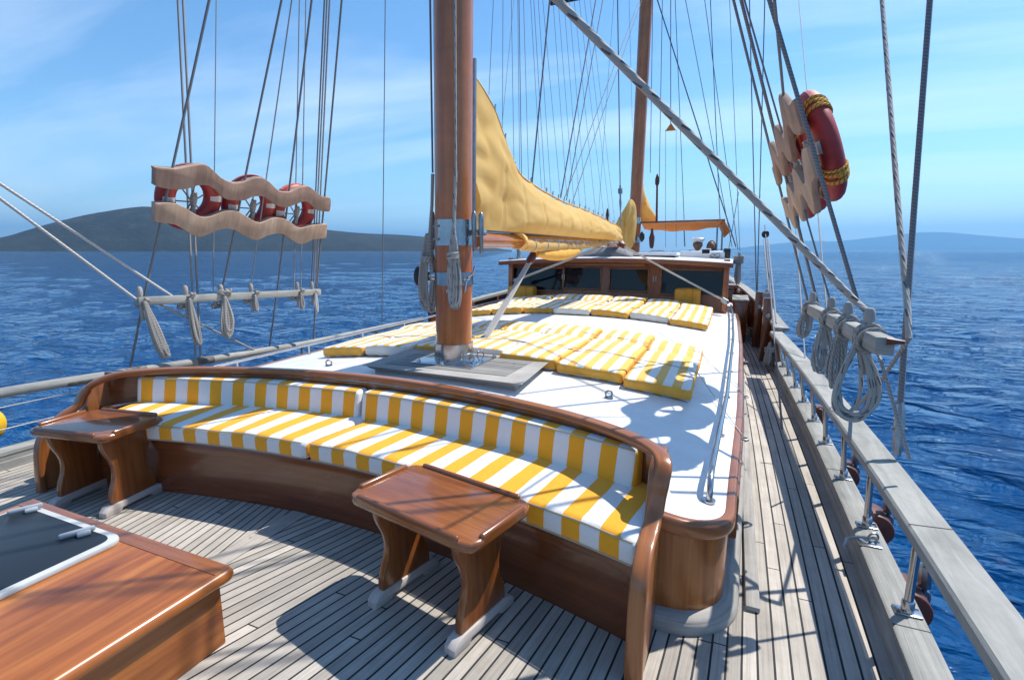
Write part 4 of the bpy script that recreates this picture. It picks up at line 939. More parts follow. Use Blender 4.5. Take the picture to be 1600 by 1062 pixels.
c = ay(811, 386, 9.0); a = MB(); a.lathe([(.001, 0), (.05, 0), (.05, .05), (.04, .055), (.04, .14), (.055, .15), (.03, .2), (.001, .2)], Matrix.Translation((c[0], 9.0, wz(1.3)-.01)), 16); tag(a.build('navigation_lamp', M['galv']), 'small grey lamp on the port corner of the wheelhouse roof', 'lamp')

# ------------------------------------------------------------------ fore mast and its sails
FY = 10.7
fm_ = thing('fore_mast', 'slender varnished fore mast rising behind the wheelhouse', 'mast', (0, FY, 0))
a = MB(); f0, f1 = ay(990, 388, FY), ay(1010, 0, FY)
def fx(z): return f0[0]+(f1[0]-f0[0])*(z-f0[2])/(f1[2]-f0[2])
zs = np.linspace(0, 13, 30)
a.grid([[(fx(z)+.122*math.cos(2*math.pi*k/20), FY+.122*math.sin(2*math.pi*k/20), z) for k in range(20)] for z in zs], [[(z, k/20*.75) for k in range(21)] for z in zs], closed=True, capB=True); a.build('spar', M['mastwood'], fm_)
for py in (345, 375):
    z = ay(992, py, FY)[2]; a = MB(); a.lathe([(.125, z-.06), (.135, z-.06), (.135, z+.06), (.125, z+.06)], Matrix.Translation((fx(z), FY, 0)), 20); a.build('band', M['steel'], fm_)
c = ay(858, 7, FY+.05); a = MB(); a.box((fx(c[2]), FY, c[2]), (abs(c[0])*2, .08, .10), .02, g=0); a.build('crosstree', M['dark'], fm_)
def leaf(name, outline_px, Y, th, label, cat, mat, folds=9.0, seed=0):
    pts = [ay(x, y, Y) for x, y in outline_px]; P = spline(pts, 5, True); c = sum(P)/len(P)
    a = MB(); rows = []; m = len(P)
    for sd in (-1, 1):
        for t in (np.linspace(1, .05, 9) if sd < 0 else np.linspace(.05, 1, 9)):
            row = []
            for k, p in enumerate(P):
                q = c+(p-c)*t; bulge = th*math.sqrt(max(0, 1-t**2))
                row.append((q[0], Y+sd*(bulge+.25*th*math.sin(folds*q[0]*2.5+3*nz(q[2]*2, seed))*(1-t**4)), q[2]))
            rows.append(row)
    a.grid(rows, closed=True); a.fix = 1; return tag(a.build(name, mat, None, 70), label, cat)
leaf('furled_foresail', [(985, 311), (978, 322), (967, 340), (961, 356), (966, 372), (981, 388), (989, 384), (993, 368), (995, 345), (993, 320)], 10.45, .18, 'ochre foresail furled and hanging against the left side of the fore mast', 'sail', M['sail'], 24.0)
leaf('jib_sail', [(1001, 268), (1006, 296), (1016, 322), (1028, 345), (1012, 347), (1000, 346), (999, 310)], 10.9, .10, 'small yellow triangular sail set against the right side of the fore mast', 'sail', M['sail'], 14, 3)
# orange canvas stretched from the fore mast
aw = thing('boom_awning', 'orange canvas sun awning stretched out to starboard of the fore mast', 'awning', (.9, 10.9, 1.8))
tl, tr_ = ay(1000, 348, 10.7), ay(1133, 344, 10.7); rows = []
for t in np.linspace(0, 1, 30):
    p = tl+(tr_-tl)*t; hh = .11+.05*math.sin(math.pi*t)*1.4-.03*t; r = []
    for k in np.linspace(0, 1, 7): r.append((p[0], 10.7+.9*k*.6, p[2]-hh*(k**1.3)+.01*math.sin(t*22+k*3)))
    rows.append(r)
a = MB(); a.grid(rows); o = a.build('canopy', M['orange'], aw, 70); md = o.modifiers.new('thick', 'SOLIDIFY'); md.thickness = .006
a = MB(); q = [ay(1131, 344, 10.7), ay(1141, 362, 10.75), ay(1131, 372, 10.9), ay(1122, 352, 10.95)]; rows = [[q[0]+(q[1]-q[0])*t+((q[3]+(q[2]-q[3])*t)-(q[0]+(q[1]-q[0])*t))*u+np.array([0, .02*math.sin(6*u), 0]) for u in np.linspace(0, 1, 6)] for t in np.linspace(0, 1, 6)]
a.grid(rows); o = a.build('end_flap', M['orange'], aw, 70); md = o.modifiers.new('thick', 'SOLIDIFY'); md.thickness = .006
a = MB(); a.tube([tl, tr_], .022, 8); a.build('pole', M['mahog'], aw)
for px in (1121, 1129): p, q = ay(px, 352, 10.75), ay(px-2, 400, 10.75); a = MB(); a.tube([p, q, (q[0], q[1], .6)], .018, 6); a.build('support_post', M['galv'], aw)

# ------------------------------------------------------------------ two people at the helm
def person(px, ytop, Y, label, cap, shirt, skin, hairm, female=False):
    top_ = ay(px, ytop, Y); x, z = float(top_[0]), float(top_[2])       # crown of the head
    zb = z-.80                                                         # seat
    pr = thing('person', label, 'person', (x, Y, zb))
    k = .92 if female else 1.0
    V = {'pel': (0, 0, .10), 'bel': (0, 0, .25), 'che': (0, -.01, .42), 'nek': (0, -.01, .56), 'hdb': (0, -.02, .62),
         'shl': (-.17*k, 0, .50), 'shr': (.17*k, 0, .50), 'ell': (-.24*k, -.08, .26), 'elr': (.24*k, -.08, .26), 'hal': (-.17*k, -.28, .22), 'har': (.17*k, -.28, .22),
         'hil': (-.09, -.02, .07), 'hir': (.09, -.02, .07), 'knl': (-.12, -.42, .10), 'knr': (.12, -.42, .10), 'ftl': (-.12, -.44, -.32), 'ftr': (.12, -.44, -.32), 'tol': (-.13, -.60, -.35), 'tor': (.13, -.60, -.35)}
    rad = dict(pel=.15, bel=.13, che=.145*k, nek=.06, hdb=.06, shl=.065, shr=.065, ell=.042, elr=.042, hal=.03, har=.03, hil=.09, hir=.09, knl=.06, knr=.06, ftl=.04, ftr=.04, tol=.03, tor=.03)
    E_ = [('pel', 'bel'), ('bel', 'che'), ('che', 'nek'), ('nek', 'hdb'), ('che', 'shl'), ('che', 'shr'), ('shl', 'ell'), ('shr', 'elr'), ('ell', 'hal'), ('elr', 'har'), ('pel', 'hil'), ('pel', 'hir'), ('hil', 'knl'), ('hir', 'knr'), ('knl', 'ftl'), ('knr', 'ftr'), ('ftl', 'tol'), ('ftr', 'tor')]
    ks = list(V); me = bpy.data.meshes.new('body'); me.from_pydata([V[q] for q in ks], [(ks.index(a_), ks.index(b_)) for a_, b_ in E_], [])
    o = bpy.data.objects.new('body', me); COL.objects.link(o); o.parent = pr
    sk_ = o.modifiers.new('skin', 'SKIN'); ss = o.modifiers.new('sub', 'SUBSURF'); ss.levels = 1; ss.render_levels = 1
    for i, q in enumerate(ks): me.skin_vertices[0].data[i].radius = (rad[q], rad[q]*.82); me.skin_vertices[0].data[i].use_root = (q == 'pel')
    me.materials.append(shirt)
    # head with brow, nose, chin and ears
    a = MB(); rows = []; hz = z-.115
    for th in np.linspace(0.02, math.pi-.02, 18):
        r = []
        for ph in np.linspace(0, 2*math.pi, 24, endpoint=False):
            sx, sy, sz = .076*k**.5, .096, .117; d = np.array([math.sin(th)*math.cos(ph), math.sin(th)*math.sin(ph), math.cos(th)])
            fc = max(0, -d[1]); p = np.array([d[0]*sx, d[1]*sy, d[2]*sz])
            if d[2] < 0: p[0] *= 1-.28*d[2]**2*1.4; p[1] *= 1-.15*d[2]**2
            nose = math.exp(-((d[0]/.16)**2+((d[2]+.12)/.22)**2))*(fc > .5); eye_ = math.exp(-(((abs(d[0])-.38)/.16)**2+((d[2]-.08)/.12)**2))*(fc > .3); ear = math.exp(-(((abs(d[0])-1)/.12)**2+((d[1]-.05)/.18)**2+(d[2]/.25)**2))
            p[1] -= .024*nose-.010*eye_; p[0] += math.copysign(.016*ear, d[0]); r.append((x+p[0], Y-.02+p[1], hz+p[2]))
        rows.append(r)
    a.grid(rows, closed=True, capA=True, capB=True, flip=True); a.build('head', skin, pr, 80)
    if cap:
        a = MB(); Mc = Matrix.Translation((x, Y-.015, z-.065)); a.lathe([(.082, -.01), (.086, .02), (.118, .05), (.122, .065), (.10, .082), (.05, .09), (.001, .092)], Mc, 24); a.build('cap', M['white_paint'], pr)
        a = MB(); a.prism([(.085*math.cos(q), -.085*math.sin(q)-.0) for q in np.linspace(.2, math.pi-.2, 10)]+[(.075*math.cos(q), -.135*math.sin(q)) for q in np.linspace(math.pi-.25, .25, 10)], .008, Mc @ Matrix.Translation((0, 0, -.012)), .002, 1); a.fix = 1; a.build('cap_visor', M['dark'], pr)
        for s in (-1, 1): a = MB(); a.box((x+s*.16, Y, zb+.575), (.12, .055, .014), .005, Matrix.Rotation(R(s*14), 3, 'Y')); a.build('epaulette', M['black_cloth'], pr)
    else:
        a = MB(); rows = []
        for th in np.linspace(.02, 2.0, 14):
            rows.append([(x+.088*math.sin(th)*math.cos(ph), Y-.0+.108*math.sin(th)*math.sin(ph)+.012, hz+.004+.127*math.cos(th)) for ph in np.linspace(-.55, math.pi+.55, 20)])
        a.grid(rows); o2 = a.build('hair', hairm, pr, 80); md = o2.modifiers.new('thick', 'SOLIDIFY'); md.thickness = .016; md.offset = 1
    for s in (-1, 1):       # hands: palm, four fingers and a thumb resting on the wheel
        a = MB(); b_ = np.array([x+s*.17*k, Y-.28, zb+.22]); a.tube([b_, b_+np.array([-s*.01, -.04, 0]), b_+np.array([-s*.015, -.085, -.005])], [.026, .034, .030], 8)
        for f in range(4): q = b_+np.array([-s*.015+(f-1.5)*.017, -.08, -.004]); a.tube([q, q+np.array([0, -.035, .0]), q+np.array([0, -.055, -.022]), q+np.array([0, -.045, -.045])], [.009, .009, .008, .006], 6)
        q = b_+np.array([-s*.032, -.03, 0]); a.tube([q, q+np.array([-s*.025, -.03, -.005]), q+np.array([-s*.022, -.055, -.02])], [.011, .010, .007], 6); a.build('hand', skin, pr)
    return pr
person(1091, 373, 10.3, 'person in a white captain cap and pale shirt with dark epaulettes seated at the helm', True, M['white_paint'], M['skin'], M['hair'])
person(1112, 377, 10.5, 'dark haired person in dark blue clothes seated beside the helm console', False, M['black_cloth'], M['skin'], M['hair'], True)
hb = thing('helm_bench', 'plain wooden helm bench hidden behind the white console', 'bench', (1.4, 10.4, 0))
zseat = min(ay(1091, 373, 10.3)[2], ay(1112, 377, 10.5)[2])-.80
a = MB(); a.box((1.45, 10.45, zseat-.02), (1.0, .5, .06), .01); a.build('seat', M['mahog'], hb)
a = MB(); a.box((1.45, 10.5, zseat/2-.03), (.9, .3, max(zseat-.08, .1)), .005); a.build('base', M['mahog_dark'], hb)

# ------------------------------------------------------------------ lifebuoy racks in the shrouds
TOPB = [(104, 120), (112, 107), (250, 120), (330, 106), (430, 88), (505, 96), (600, 185), (700, 230), (790, 222), (850, 198), (930, 190), (1000, 235), (1060, 292), (1150, 300), (1220, 268), (1290, 255), (1340, 290), (1400, 336), (1455, 345), (1463, 365), (1458, 432), (1440, 440), (1370, 430), (1320, 385), (1270, 360), (1210, 375), (1140, 402), (1080, 402), (1030, 378), (960, 325), (900, 318), (840, 328), (790, 350), (700, 350), (640, 335), (570, 265), (500, 232), (420, 234), (330, 262), (220, 262), (112, 240), (102, 215)]
BOTB = [(102, 400), (118, 385), (260, 390), (370, 452), (450, 494), (530, 490), (640, 448), (750, 455), (850, 518), (920, 540), (1000, 505), (1060, 500), (1130, 520), (1190, 565), (1240, 580), (1330, 556), (1425, 552), (1434, 565), (1430, 640), (1415, 650), (1320, 660), (1270, 688), (1220, 690), (1170, 665), (1110, 622), (1040, 610), (960, 632), (900, 660), (855, 655), (790, 622), (720, 582), (640, 570), (560, 590), (480, 625), (420, 632), (350, 596), (260, 540), (112, 518), (100, 500)]
n_ = np.array([-1, 0, SL]); n_ /= np.linalg.norm(n_); us_ = np.array([SL, 0, 1.0]); us_ /= np.linalg.norm(us_)   # port plane: outward normal is (-1,0,-SL)
O_ = np.array([-2.3, 0, 1.65])
def loc2(p): d = p-O_; return float(d[1]), float(d@us_)
def board2d(src): 
    q = [loc2(shp(x/5+220, y/5+240, -1)) for x, y in src]; return q
tb2, bb2 = board2d(TOPB), board2d(BOTB)
rc = [loc2(shp(px, py, -1)) for px, py in ((309.5, 311), (402, 322), (470, 331))]
def frame(side, y, s, out=0.0):     # point in the shroud plane on a side
    if side > 0: y = y+STY; s = s+STS
    n = np.array([side, 0, SL]); n = n/math.sqrt(1+SL*SL); u = np.array([-side*SL, 0, 1.0])/math.sqrt(1+SL*SL)
    return np.array([side*2.3, y, 1.65])+u*s+n*out
STY, STS = .34, .12
def rack(side, nm):
    t = thing('lifebuoy_rack', '%s-side rack of two wavy wooden boards lashed to the shrouds' % nm, 'rack', frame(side, 3.7, .2), 'lifebuoy racks')
    for src, mt in ((tb2, 'board_red'), (bb2, 'board')):
        n = np.array([side, 0, SL])/math.sqrt(1+SL*SL); u = np.array([-side*SL, 0, 1.0])/math.sqrt(1+SL*SL); o = np.array([side*2.3, 0, 1.65])+(np.array([0, STY, 0])+u*STS if side > 0 else 0)
        Mx = Matrix(((0, u[0], -n[0], o[0]+n[0]*.02), (1, u[1], -n[1], o[1]), (0, u[2], -n[2], o[2]+n[2]*.02), (0, 0, 0, 1)))
        if side > 0:
            P2 = np.array(src); iy = np.linspace(P2[:, 0].min()+.02, P2[:, 0].max()-.02, 60); h = len(P2)//2
            k0 = int(np.argmin(P2[:, 0])); P3 = np.roll(P2, -k0, 0); k1 = int(np.argmax(P3[:, 0])); e1_, e2_ = P3[:k1+1], P3[k1:][::-1]
            o1, o2 = np.argsort(e1_[:, 0]), np.argsort(e2_[:, 0]); c_ = .5*(np.interp(iy, e1_[o1, 0], e1_[o1, 1])+np.interp(iy, e2_[o2, 0], e2_[o2, 1])); tr2 = np.polyfit(iy, c_, 1)
            src = [(p[0], p[1]+.75*float(np.interp(p[0], iy, c_)-np.polyval(tr2, p[0]))) for p in src]
        sp = spline(src, 2, True); a = MB(); a.prism([tuple(p) for p in inset([tuple(p) for p in sp], -.009)], .055 if side < 0 else .036, Mx, .008, 2, g=1); a.fix = 1; a.build('board', M[mt], t)
    names = ('nearest the camera', 'in the middle', 'farthest from the camera')
    for i, (y, s) in enumerate(rc):
        s = s-.018
        c = frame(side, y, s, .10); lb = thing('lifebuoy', 'faded red lifebuoy %s in the %s-side rack' % (names[i], nm), 'lifebuoy', c, 'lifebuoys in the racks')
        Rj, rj = ((.238, .066) if side > 0 else (.205, .076)); n = np.array([side, 0, SL])/math.sqrt(1+SL*SL); u = np.array([-side*SL, 0, 1.0])/math.sqrt(1+SL*SL); yv = np.array([0, 1.0, 0])
        def P(th, ph, k=1.0): q = yv*math.cos(th)+u*math.sin(th); return c+q*(Rj+rj*k*math.cos(ph))+n*rj*.82*k*math.sin(ph)
        a = MB(); a.grid([[P(2*math.pi*i_/48, 2*math.pi*j/16) for j in range(16)] for i_ in range(49)], closed=True); a.fix = 1; a.build('ring', M['red'], lb, 80)
        a = MB(); a.grid([[P(th, ph, 1.012) for ph in np.linspace(-.2, math.pi*.62, 8)] for th in np.linspace(math.pi*.22, math.pi*.75, 12)]); a.build('bleached_top', M['pink'], lb, 80)
        for b in range(4):
            a = MB(); th0 = .12+math.pi/2*b+(0 if b % 2 == 0 else 0); a.grid([[P(th, ph, 1.02) for ph in np.linspace(-2.35, -.85, 8)] for th in np.linspace(th0-.12, th0+.12, 5)]); a.build('reflective_band', M['reflect'], lb, 80)
        a = MB(); hub = c-n*.02
        for b in range(6): th = .3+b*1.047; a.tube([hub+np.array([0, 0, -.03]), c+(yv*math.cos(th)+u*math.sin(th))*(Rj-rj)], .006, 5)
        pts = [hub+yv*.02*math.sin(k*2.3)+u*(-.20+.26*abs(((k*.37) % 2)-1))-n*(.03+.012*math.cos(k*1.7)) for k in range(34)]; a.tube(spline(pts, 4), .012, 6); a.build('grab_line', M['rope_old'], lb)
        if side > 0:
            for th0 in (2.45, 3.85):
                a = MB(); pts = [P(th0+.13*math.sin(k*.12), k*.62, 1.06) for k in range(64)]; a.tube(spline(pts, 2), .0075, 5); a.build('yellow_lashing', M['cord'], lb)
    return t
rack(-1, 'port'); rack(1, 'starboard')

# ------------------------------------------------------------------ coils of rope, pin rails
def coil(name, label, cat, top, length, wd, n, r, mat, grp=None, axis=(1, 0, 0), wraps=5, wrapw=.03, seed=0, lean=(0, 0, 0), wz0=.0, dropwrap=.10, opn=.35):
    rg = random.Random(seed); top = np.array(top, float); axv = np.array(axis, float); axv /= np.linalg.norm(axv); dv = np.array([0, 0, -1.0])+np.array(lean); sv = np.cross(axv, [0, 0, 1.0])
    a = MB(); t0 = thing(name, label, cat, top+dv*length*.5, grp)
    for k in range(n):
        l = length*rg.uniform(.84, 1.0); w = wd*rg.uniform(opn, 1.0); o = sv*rg.uniform(-.8, .8)*r*2.4+axv*rg.uniform(-.3, .3)*wd; pts = []
        ph = rg.uniform(-.35, .35)
        for q in np.linspace(0, 2*math.pi, 22, endpoint=False):
            tt = (1-math.cos(q))/2; x = math.sin(q)*w*(.22+.78*max(0, tt-.1)**.8)
            pts.append(top+dv*(l*tt)+axv*x*math.cos(ph)+sv*x*math.sin(ph)+o*(.3+.7*tt))
        a.tube(spline(pts, 2, True), r, 6, closed=True)
    a.build('loops', mat, t0)
    if wraps:
        a = MB(); pts = []
        for k in range(wraps*10): q = k/10*2*math.pi; h = dropwrap+(k/(wraps*10))*wraps*r*1.7; pts.append(top+dv*h+axv*math.cos(q)*wrapw+sv*math.sin(q)*wrapw)
        a.tube(spline(pts, 2), r*1.05, 6); a.build('wraps', mat, t0)
    return t0
TA = (.92, -.39, 0)
def mastcoil(px, y0, y1, wd, label, rad, seed, n, mat):
    p = ay(px, y0, MY-.16 if px > 690 else MY-.05); q = ay(px, y1, p[1])
    coil('rope_coil', label, 'rope coil', p, p[2]-q[2], wd, n, rad, mat, 'coils of rope on the main mast', (.92, .39, 0), 3, .038, seed, (0, -.03, 0), 0, .16)
mastcoil(708, 358, 483, .062, 'long coil of grey rope hanging on the face of the main mast', .0085, 5, 11, M['rope'])
mastcoil(668, 366, 488, .100, 'bulky coil of grey rope hanging beside the winch on the main mast', .0085, 9, 15, M['rope_old'])
def pins(side, pts, nm):
    p0, p1 = pts; t = thing('pin_rail', 'weathered wooden pin rail lashed across the %s shrouds' % nm, 'pin rail', (p0+p1)/2, 'pin rails in the shrouds')
    d = (p1-p0); L = np.linalg.norm(d); rz = math.atan2(d[1], d[0]); ry = -math.asin(d[2]/L)
    rot = Matrix.Rotation(rz, 3, 'Z') @ Matrix.Rotation(ry, 3, 'Y')
    a = MB(); a.box((p0+p1)/2, (L, .062, .066), .010, rot, g=0); a.build('rail', M['railteak'], t); return t, rot
def pin(par, c):
    a = MB(); a.lathe([(.001, -.15), (.014, -.148), (.017, -.03), (.017, .035), (.019, .045), (.021, .07), (.020, .10), (.013, .115), (.001, .117)], Matrix.Translation(c), 12); a.build('belaying_pin', M['teak'], par)
P0, P1 = ax(213, 471, -2.4), ax(499, 456, -2.4); pr, _ = pins(-1, (P0, P1), 'port')
dirp = (P1-P0)/np.linalg.norm(P1-P0)
HG = 'coils of rope on the pin rails'
spec = [(220, .42, .055, 9, 'long slim rope coil hanging from the aft end of the port pin rail', 1), (291, .34, .04, 4, 'rope coil with a single open loop hanging from the port pin rail', 2), (346, .30, .075, 9, 'thickly wrapped rope coil with three hanging loops on the port pin rail', 3), (393, .10, .02, 3, 'small knot of rope wrapped on the middle of the port pin rail', 4), (465, .11, .025, 3, 'small rope hitch near the forward end of the port pin rail', 5), (488, .17, .02, 3, 'short pale rope loop under the forward end of the port pin rail', 6)]
for px, ln, wd, n, lb, sd in spec:
    yb = 471+(456-471)*(px-213)/(499-213); c = ax(px, yb, -2.4); pin(pr, c)
    tall = {1: .03, 2: .06, 3: .08, 4: .05, 5: .05, 6: .02}[sd]
    k = coil('rope_coil', lb, 'rope coil', c+np.array([.045, 0, .0]), ln+.06, wd, n, .011, M['rope_old'] if sd != 6 else M['rope_pale'], HG, dirp, 0, .04, sd, {1: (.0, .25, 0), 2: (0, .12, 0)}.get(sd, (0, 0, 0)))
    a = MB(); pts = []
    for i in range({1: 10, 2: 34, 3: 60, 4: 34, 5: 34, 6: 10}[sd]):
        q = i*.63; h = tall*math.cos(i*.31)*(1.0); pts.append(c+dirp*(.036+.016*(sd == 3))*math.sin(q*.5+i*.07)*1.2+np.array([.052*math.cos(q*.5), 0, h-.01-.02*(i % 7)/7]))
    a.tube(spline(pts, 3), .0125, 6); a.build('wraps', M['rope_old'], k)
Q0, Q1 = ax(1385, 545, 2.40), ax(1262, 478, 2.40); Q0, Q1 = np.array([2.40, 2.08, 1.115]), np.array([2.40, 4.05, 1.045])
def bez(x, y): return ax(x, y, 2.40)
Q0, Q1 = bez(1383, 541), bez(1262, 480); pr2, rot2 = pins(1, (Q0, Q1), 'starboard'); dq = (Q1-Q0)/np.linalg.norm(Q1-Q0); LQ = np.linalg.norm(Q1-Q0)
a = MB(); a.tube([Q0-dq*.01+np.array([.0, 0, .02]), Q0-dq*.02+np.array([.05, 0, .02])], [.014, .006], 8); a.build('rail_end_pin', M['brown_pad'], pr2)
for f, ln, wd, n, lb, sd, rad in ((.10, .345, .12, 6, 'wide open coil of flecked rope at the aft end of the starboard pin rail', 11, .0078), (.30, .28, .05, 12, 'dense grey rope coil second along the starboard pin rail', 12, .0055), (.52, .30, .085, 12, 'pinkish grey rope coil in the middle of the starboard pin rail', 13, .005), (.90, .2, .05, 5, 'small rope coil at the forward end of the starboard pin rail', 14, .009)):
    c = Q0+dq*LQ*f; 
    for df in ((.06,) if sd != 14 else (0,)): pin(pr2, c+dq*df*1.0)
    k = coil('rope_coil', lb, 'rope coil', c+np.array([-.035, 0, -.01]), ln, wd, n, rad, M['rope'] if sd in (11, 13) else M['rope_old'], HG, (.93, .36, 0), 0, .04, sd, opn=.72 if sd == 11 else .3)
    a = MB(); pts = []
    for i in range(64):
        q = i*.63; pts.append(c+dq*(.02+.045*math.sin(i*.21))+np.array([.046*math.cos(q), 0, .046*math.sin(q)+.010*math.cos(i*.4)]))
    a.tube(spline(pts, 3), .0075, 6); a.build('wraps', M['rope_old'], k)

# ------------------------------------------------------------------ guard rails
def rail_c(y): return beam(y)+.075-.021*max(0, y-1.3)
def guard(side, nm):
    g = thing('guard_rail', ('broad silvery wooden handrail on steel posts along the starboard bulwark' if side > 0 else 'round grey wooden handrail on thin posts along the port bulwark'), 'guard rail', (side*2.5, 3, .12), 'guard rails')
    ys = np.arange(-2.5, 6.75, .15); rows = []; UV = []
    if side > 0:
        for y in ys:
            c = rail_c(y); z = .477; pr_ = [(-.069, .0), (-.069, .034), (-.061, .043), (.061, .043), (.069, .034), (.069, 0), (.061, -.006), (-.061, -.006)]
            rows.append([(c+p[0], y, z+p[1]) for p in pr_]); UV.append([(y, k*.035) for k in range(9)])
        a = MB(); a.grid(rows, UV, closed=True, capA=True, capB=True); a.fix = 1; a.build('handrail', M['railteak'], g)
        for y in (.95, 2.05, 3.42, 4.9): a = MB(); a.box((rail_c(y), y, .5205), (.131, .004, .002), rot=RZ(.12)); a.build('rail_joint', M['dark'], g)
    else:
        pts = [(-2.58, -2.5, .55), (-2.57, 0, .54), (-2.55, 1.69, .512), (-2.55, 2.48, .479), (-2.55, 3.14, .446), (-2.55, 3.7, .424), (-2.55, 4.4, .40), (-2.54, 5.3, .40), (-2.50, 6.7, .40)]
        a = MB(); a.tube(spline(pts, 8), .036, 12); a.build('handrail', M['railteak'], g)
        for y0 in (2.05, 2.45, 3.05):
            a = MB(); a.tube([(-2.55, y0+.0, float(np.interp(y0, [p[1] for p in pts], [p[2] for p in pts]))+.001), (-2.55, y0+.16, float(np.interp(y0+.16, [p[1] for p in pts], [p[2] for p in pts]))+.001)], .0372, 12); a.build('chafed_patch', M['chafe'], g)
    sy = [-1.5, -.8, -.1, .58, 1.02, 1.50, 2.14, 2.80, 3.38, 3.98, 4.50, 5.05, 5.58, 6.1, 6.55] if side > 0 else [-1, .2, 1.25, 2.95, 4.3, 5.6, 6.5]
    for y in sy:
        x = side*(beam(y)+.055); a = MB(); zt = .478 if side > 0 else .40; a.tube([(x, y, .13), (rail_c(y) if side > 0 else x, y, zt)], .0150 if side > 0 else .012, 12)
        s_ = a.build('stanchion', M['steel'] if side > 0 else M['galv'], g)
        a = MB(); a.box((x, y, .1325), (.085, .055, .007), .002); a.lathe([(.021, .135), (.021, .175), (.018, .18)], Matrix.Translation((x, y, 0)), 14); a.build('base_plate', M['steel'], s_)
M['chafe'] = plain('chafed_paint', (.17, .16, .15), .8, 0, .75, 30)
guard(1, 'starboard'); guard(-1, 'port')
for z, nm in ((.315, 'upper'), (.165, 'lower')):
    a = MB(); a.tube([(beam(y)+.055, y, z+.0) for y in np.arange(-2, 6.6, .4)] if 0 else [(-2.55, y, z+.10) for y in np.arange(-2.5, 6.6, .5)], .005, 5); tag(a.build('lifeline', M['rope_pale']), 'thin pale %s lifeline strung below the port handrail' % nm, 'lifeline')
a = MB(); a.tube([(rail_c(y)+.03, y, .38) for y in np.arange(-2, 6.6, .3)], .003, 5); tag(a.build('lifeline', M['wire_pale']), 'thin wire lifeline below the starboard handrail', 'lifeline')
by = thing('fender_buoy', 'bright yellow round buoy hung outside the port rail', 'buoy', ax(-25, 664, -2.85)); c = ax(-25, 664, -2.85)
a = MB(); a.lathe([(.115*math.sin(t), .13*math.cos(t)) for t in np.linspace(.02, math.pi-.02, 18)], Matrix.Translation(c), 20); a.build('float', M['yellow_buoy'], by)
a = MB(); a.tube([(c[0], c[1], c[2]+.12), (c[0]+.14, c[1], c[2]+.20), (-2.62, c[1], .46)], .008, 6); a.build('lanyard', M['rope_old'], by)

# chain plates outside the hull with their turnbuckles
def turnbuckle(a, p, q, r=.011):
    p, q = np.array(p, float), np.array(q, float); d = q-p
    a.tube([p, p+d*.25, p+d*.27, p+d*.75, p+d*.77, q], [r*.7, r*.7, r*1.7, r*1.7, r*.7, r*.7], 8)
CH = [(1443, 962, 1437, 905), (1387, 840, 1384, 800), (1336, 760, 1335, 728), (1290, 668, 1290, 645)]
for k, (x, y, x2, y2) in enumerate(CH):
    c = ax(x, y-18, 2.70); lb = ['nearest', 'second', 'third', 'fourth'][k]
    t = thing('chain_plate', 'brown half-round chain plate pad %s along the outside of the starboard bulwark' % lb, 'chain plate', c, 'chain plates along the starboard side')
    out = [(.085*math.cos(q), .085*math.sin(q)) for q in np.linspace(-math.pi/2, math.pi/2, 14)]
    a = MB(); a.prism([(0+p[0]*1.1, p[1]) for p in out], .16, Matrix(((1, 0, 0, 2.62), (0, 0, 1, c[1]-.08), (0, 1, 0, c[2]), (0, 0, 0, 1))), .01, 2); a.fix = 1; a.build('pad', M['brown_pad'], t)
    q = np.array([2.705, c[1]+.02, c[2]+.02]); e = q+np.array([-.02, -.02, .20]); a = MB(); turnbuckle(a, q, e, .014); a.tube([q+np.array([0, .0, .0])+np.array([.018*math.cos(w), 0, .03*math.sin(w)]) for w in np.linspace(0, 6.28, 12, endpoint=False)], .007, 5, closed=True); a.build('turnbuckle', M['galv'], t)
a = MB(); c = np.array([beam(2.6)+.03, 2.62, .132]); a.box(c, (.09, .06, .01), .003)
lt = thing('steel_latch', 'small steel hinge plate with ring and short tie on the starboard bulwark cap', 'latch', c); a.build('plate', M['steel'], lt)
a = MB(); eye(a, c+np.array([.015, .01, .004]), .022, .005, .4); a.tube([c+np.array([.03, .0, .03]), c+np.array([-.04, .02, .012]), c+np.array([-.085, .015, -.005]), c+np.array([-.1, -.02, -.035])], .007, 5); a.build('ring', M['galv'], lt)

# ------------------------------------------------------------------ standing and running rigging
def pt(x, y, pl):
    k = pl[0]
    if k == 'P': return shp(x, y, -1)
    if k == 'S': return shp(x, y, 1)
    if k == 'x': return ax(x, y, pl[1])
    if k == 'y': return ay(x, y, pl[1])
    if k == 'z': return az(x, y, pl[1])
    if k == 'd': return depth(x, y, pl[1])
def rig(name, label, cat, pts, r, mat, grp=None, ztop=8.0, ext=True, n=6):
    P = [pt(*p) for p in pts]
    if ext:
        d = P[0]-P[1]
        if d[2] > .02: k = (ztop-P[0][2])/d[2]; P = [P[0]+d*max(k, 0)]+P
    Q = []
    for a_, b_ in zip(P[:-1], P[1:]):
        m = max(2, int(np.linalg.norm(b_-a_)/1.2)+1); Q += [a_+(b_-a_)*t for t in np.linspace(0, 1, m)[:-1]]
    Q.append(P[-1]); a = MB(); a.tube(Q, r, n); o = a.build(name, M[mat]); tag(o, label, cat, grp); return o, P
PS = 'shrouds and stays on the port side'; SS = 'shrouds and stays on the starboard side'; FS = 'rigging of the fore mast'
Pp, Sp = ('P',), ('S',)
rig('shroud', 'port shroud crossing the aft end of both wavy boards', 'rope', [(327, 0, Pp), (224, 470, Pp), (203, 577, ('x', -2.60))], .0105, 'wire', PS)
rig('halyard', 'port rope running down to the thickly wrapped coil on the pin rail', 'rope', [(440, 0, Pp), (348, 448, Pp)], .0095, 'wire', PS)
rig('halyard', 'thin pale port line running down to the small middle knot on the pin rail', 'rope', [(456, 0, Pp), (392, 446, Pp)], .006, 'wire_pale', PS)
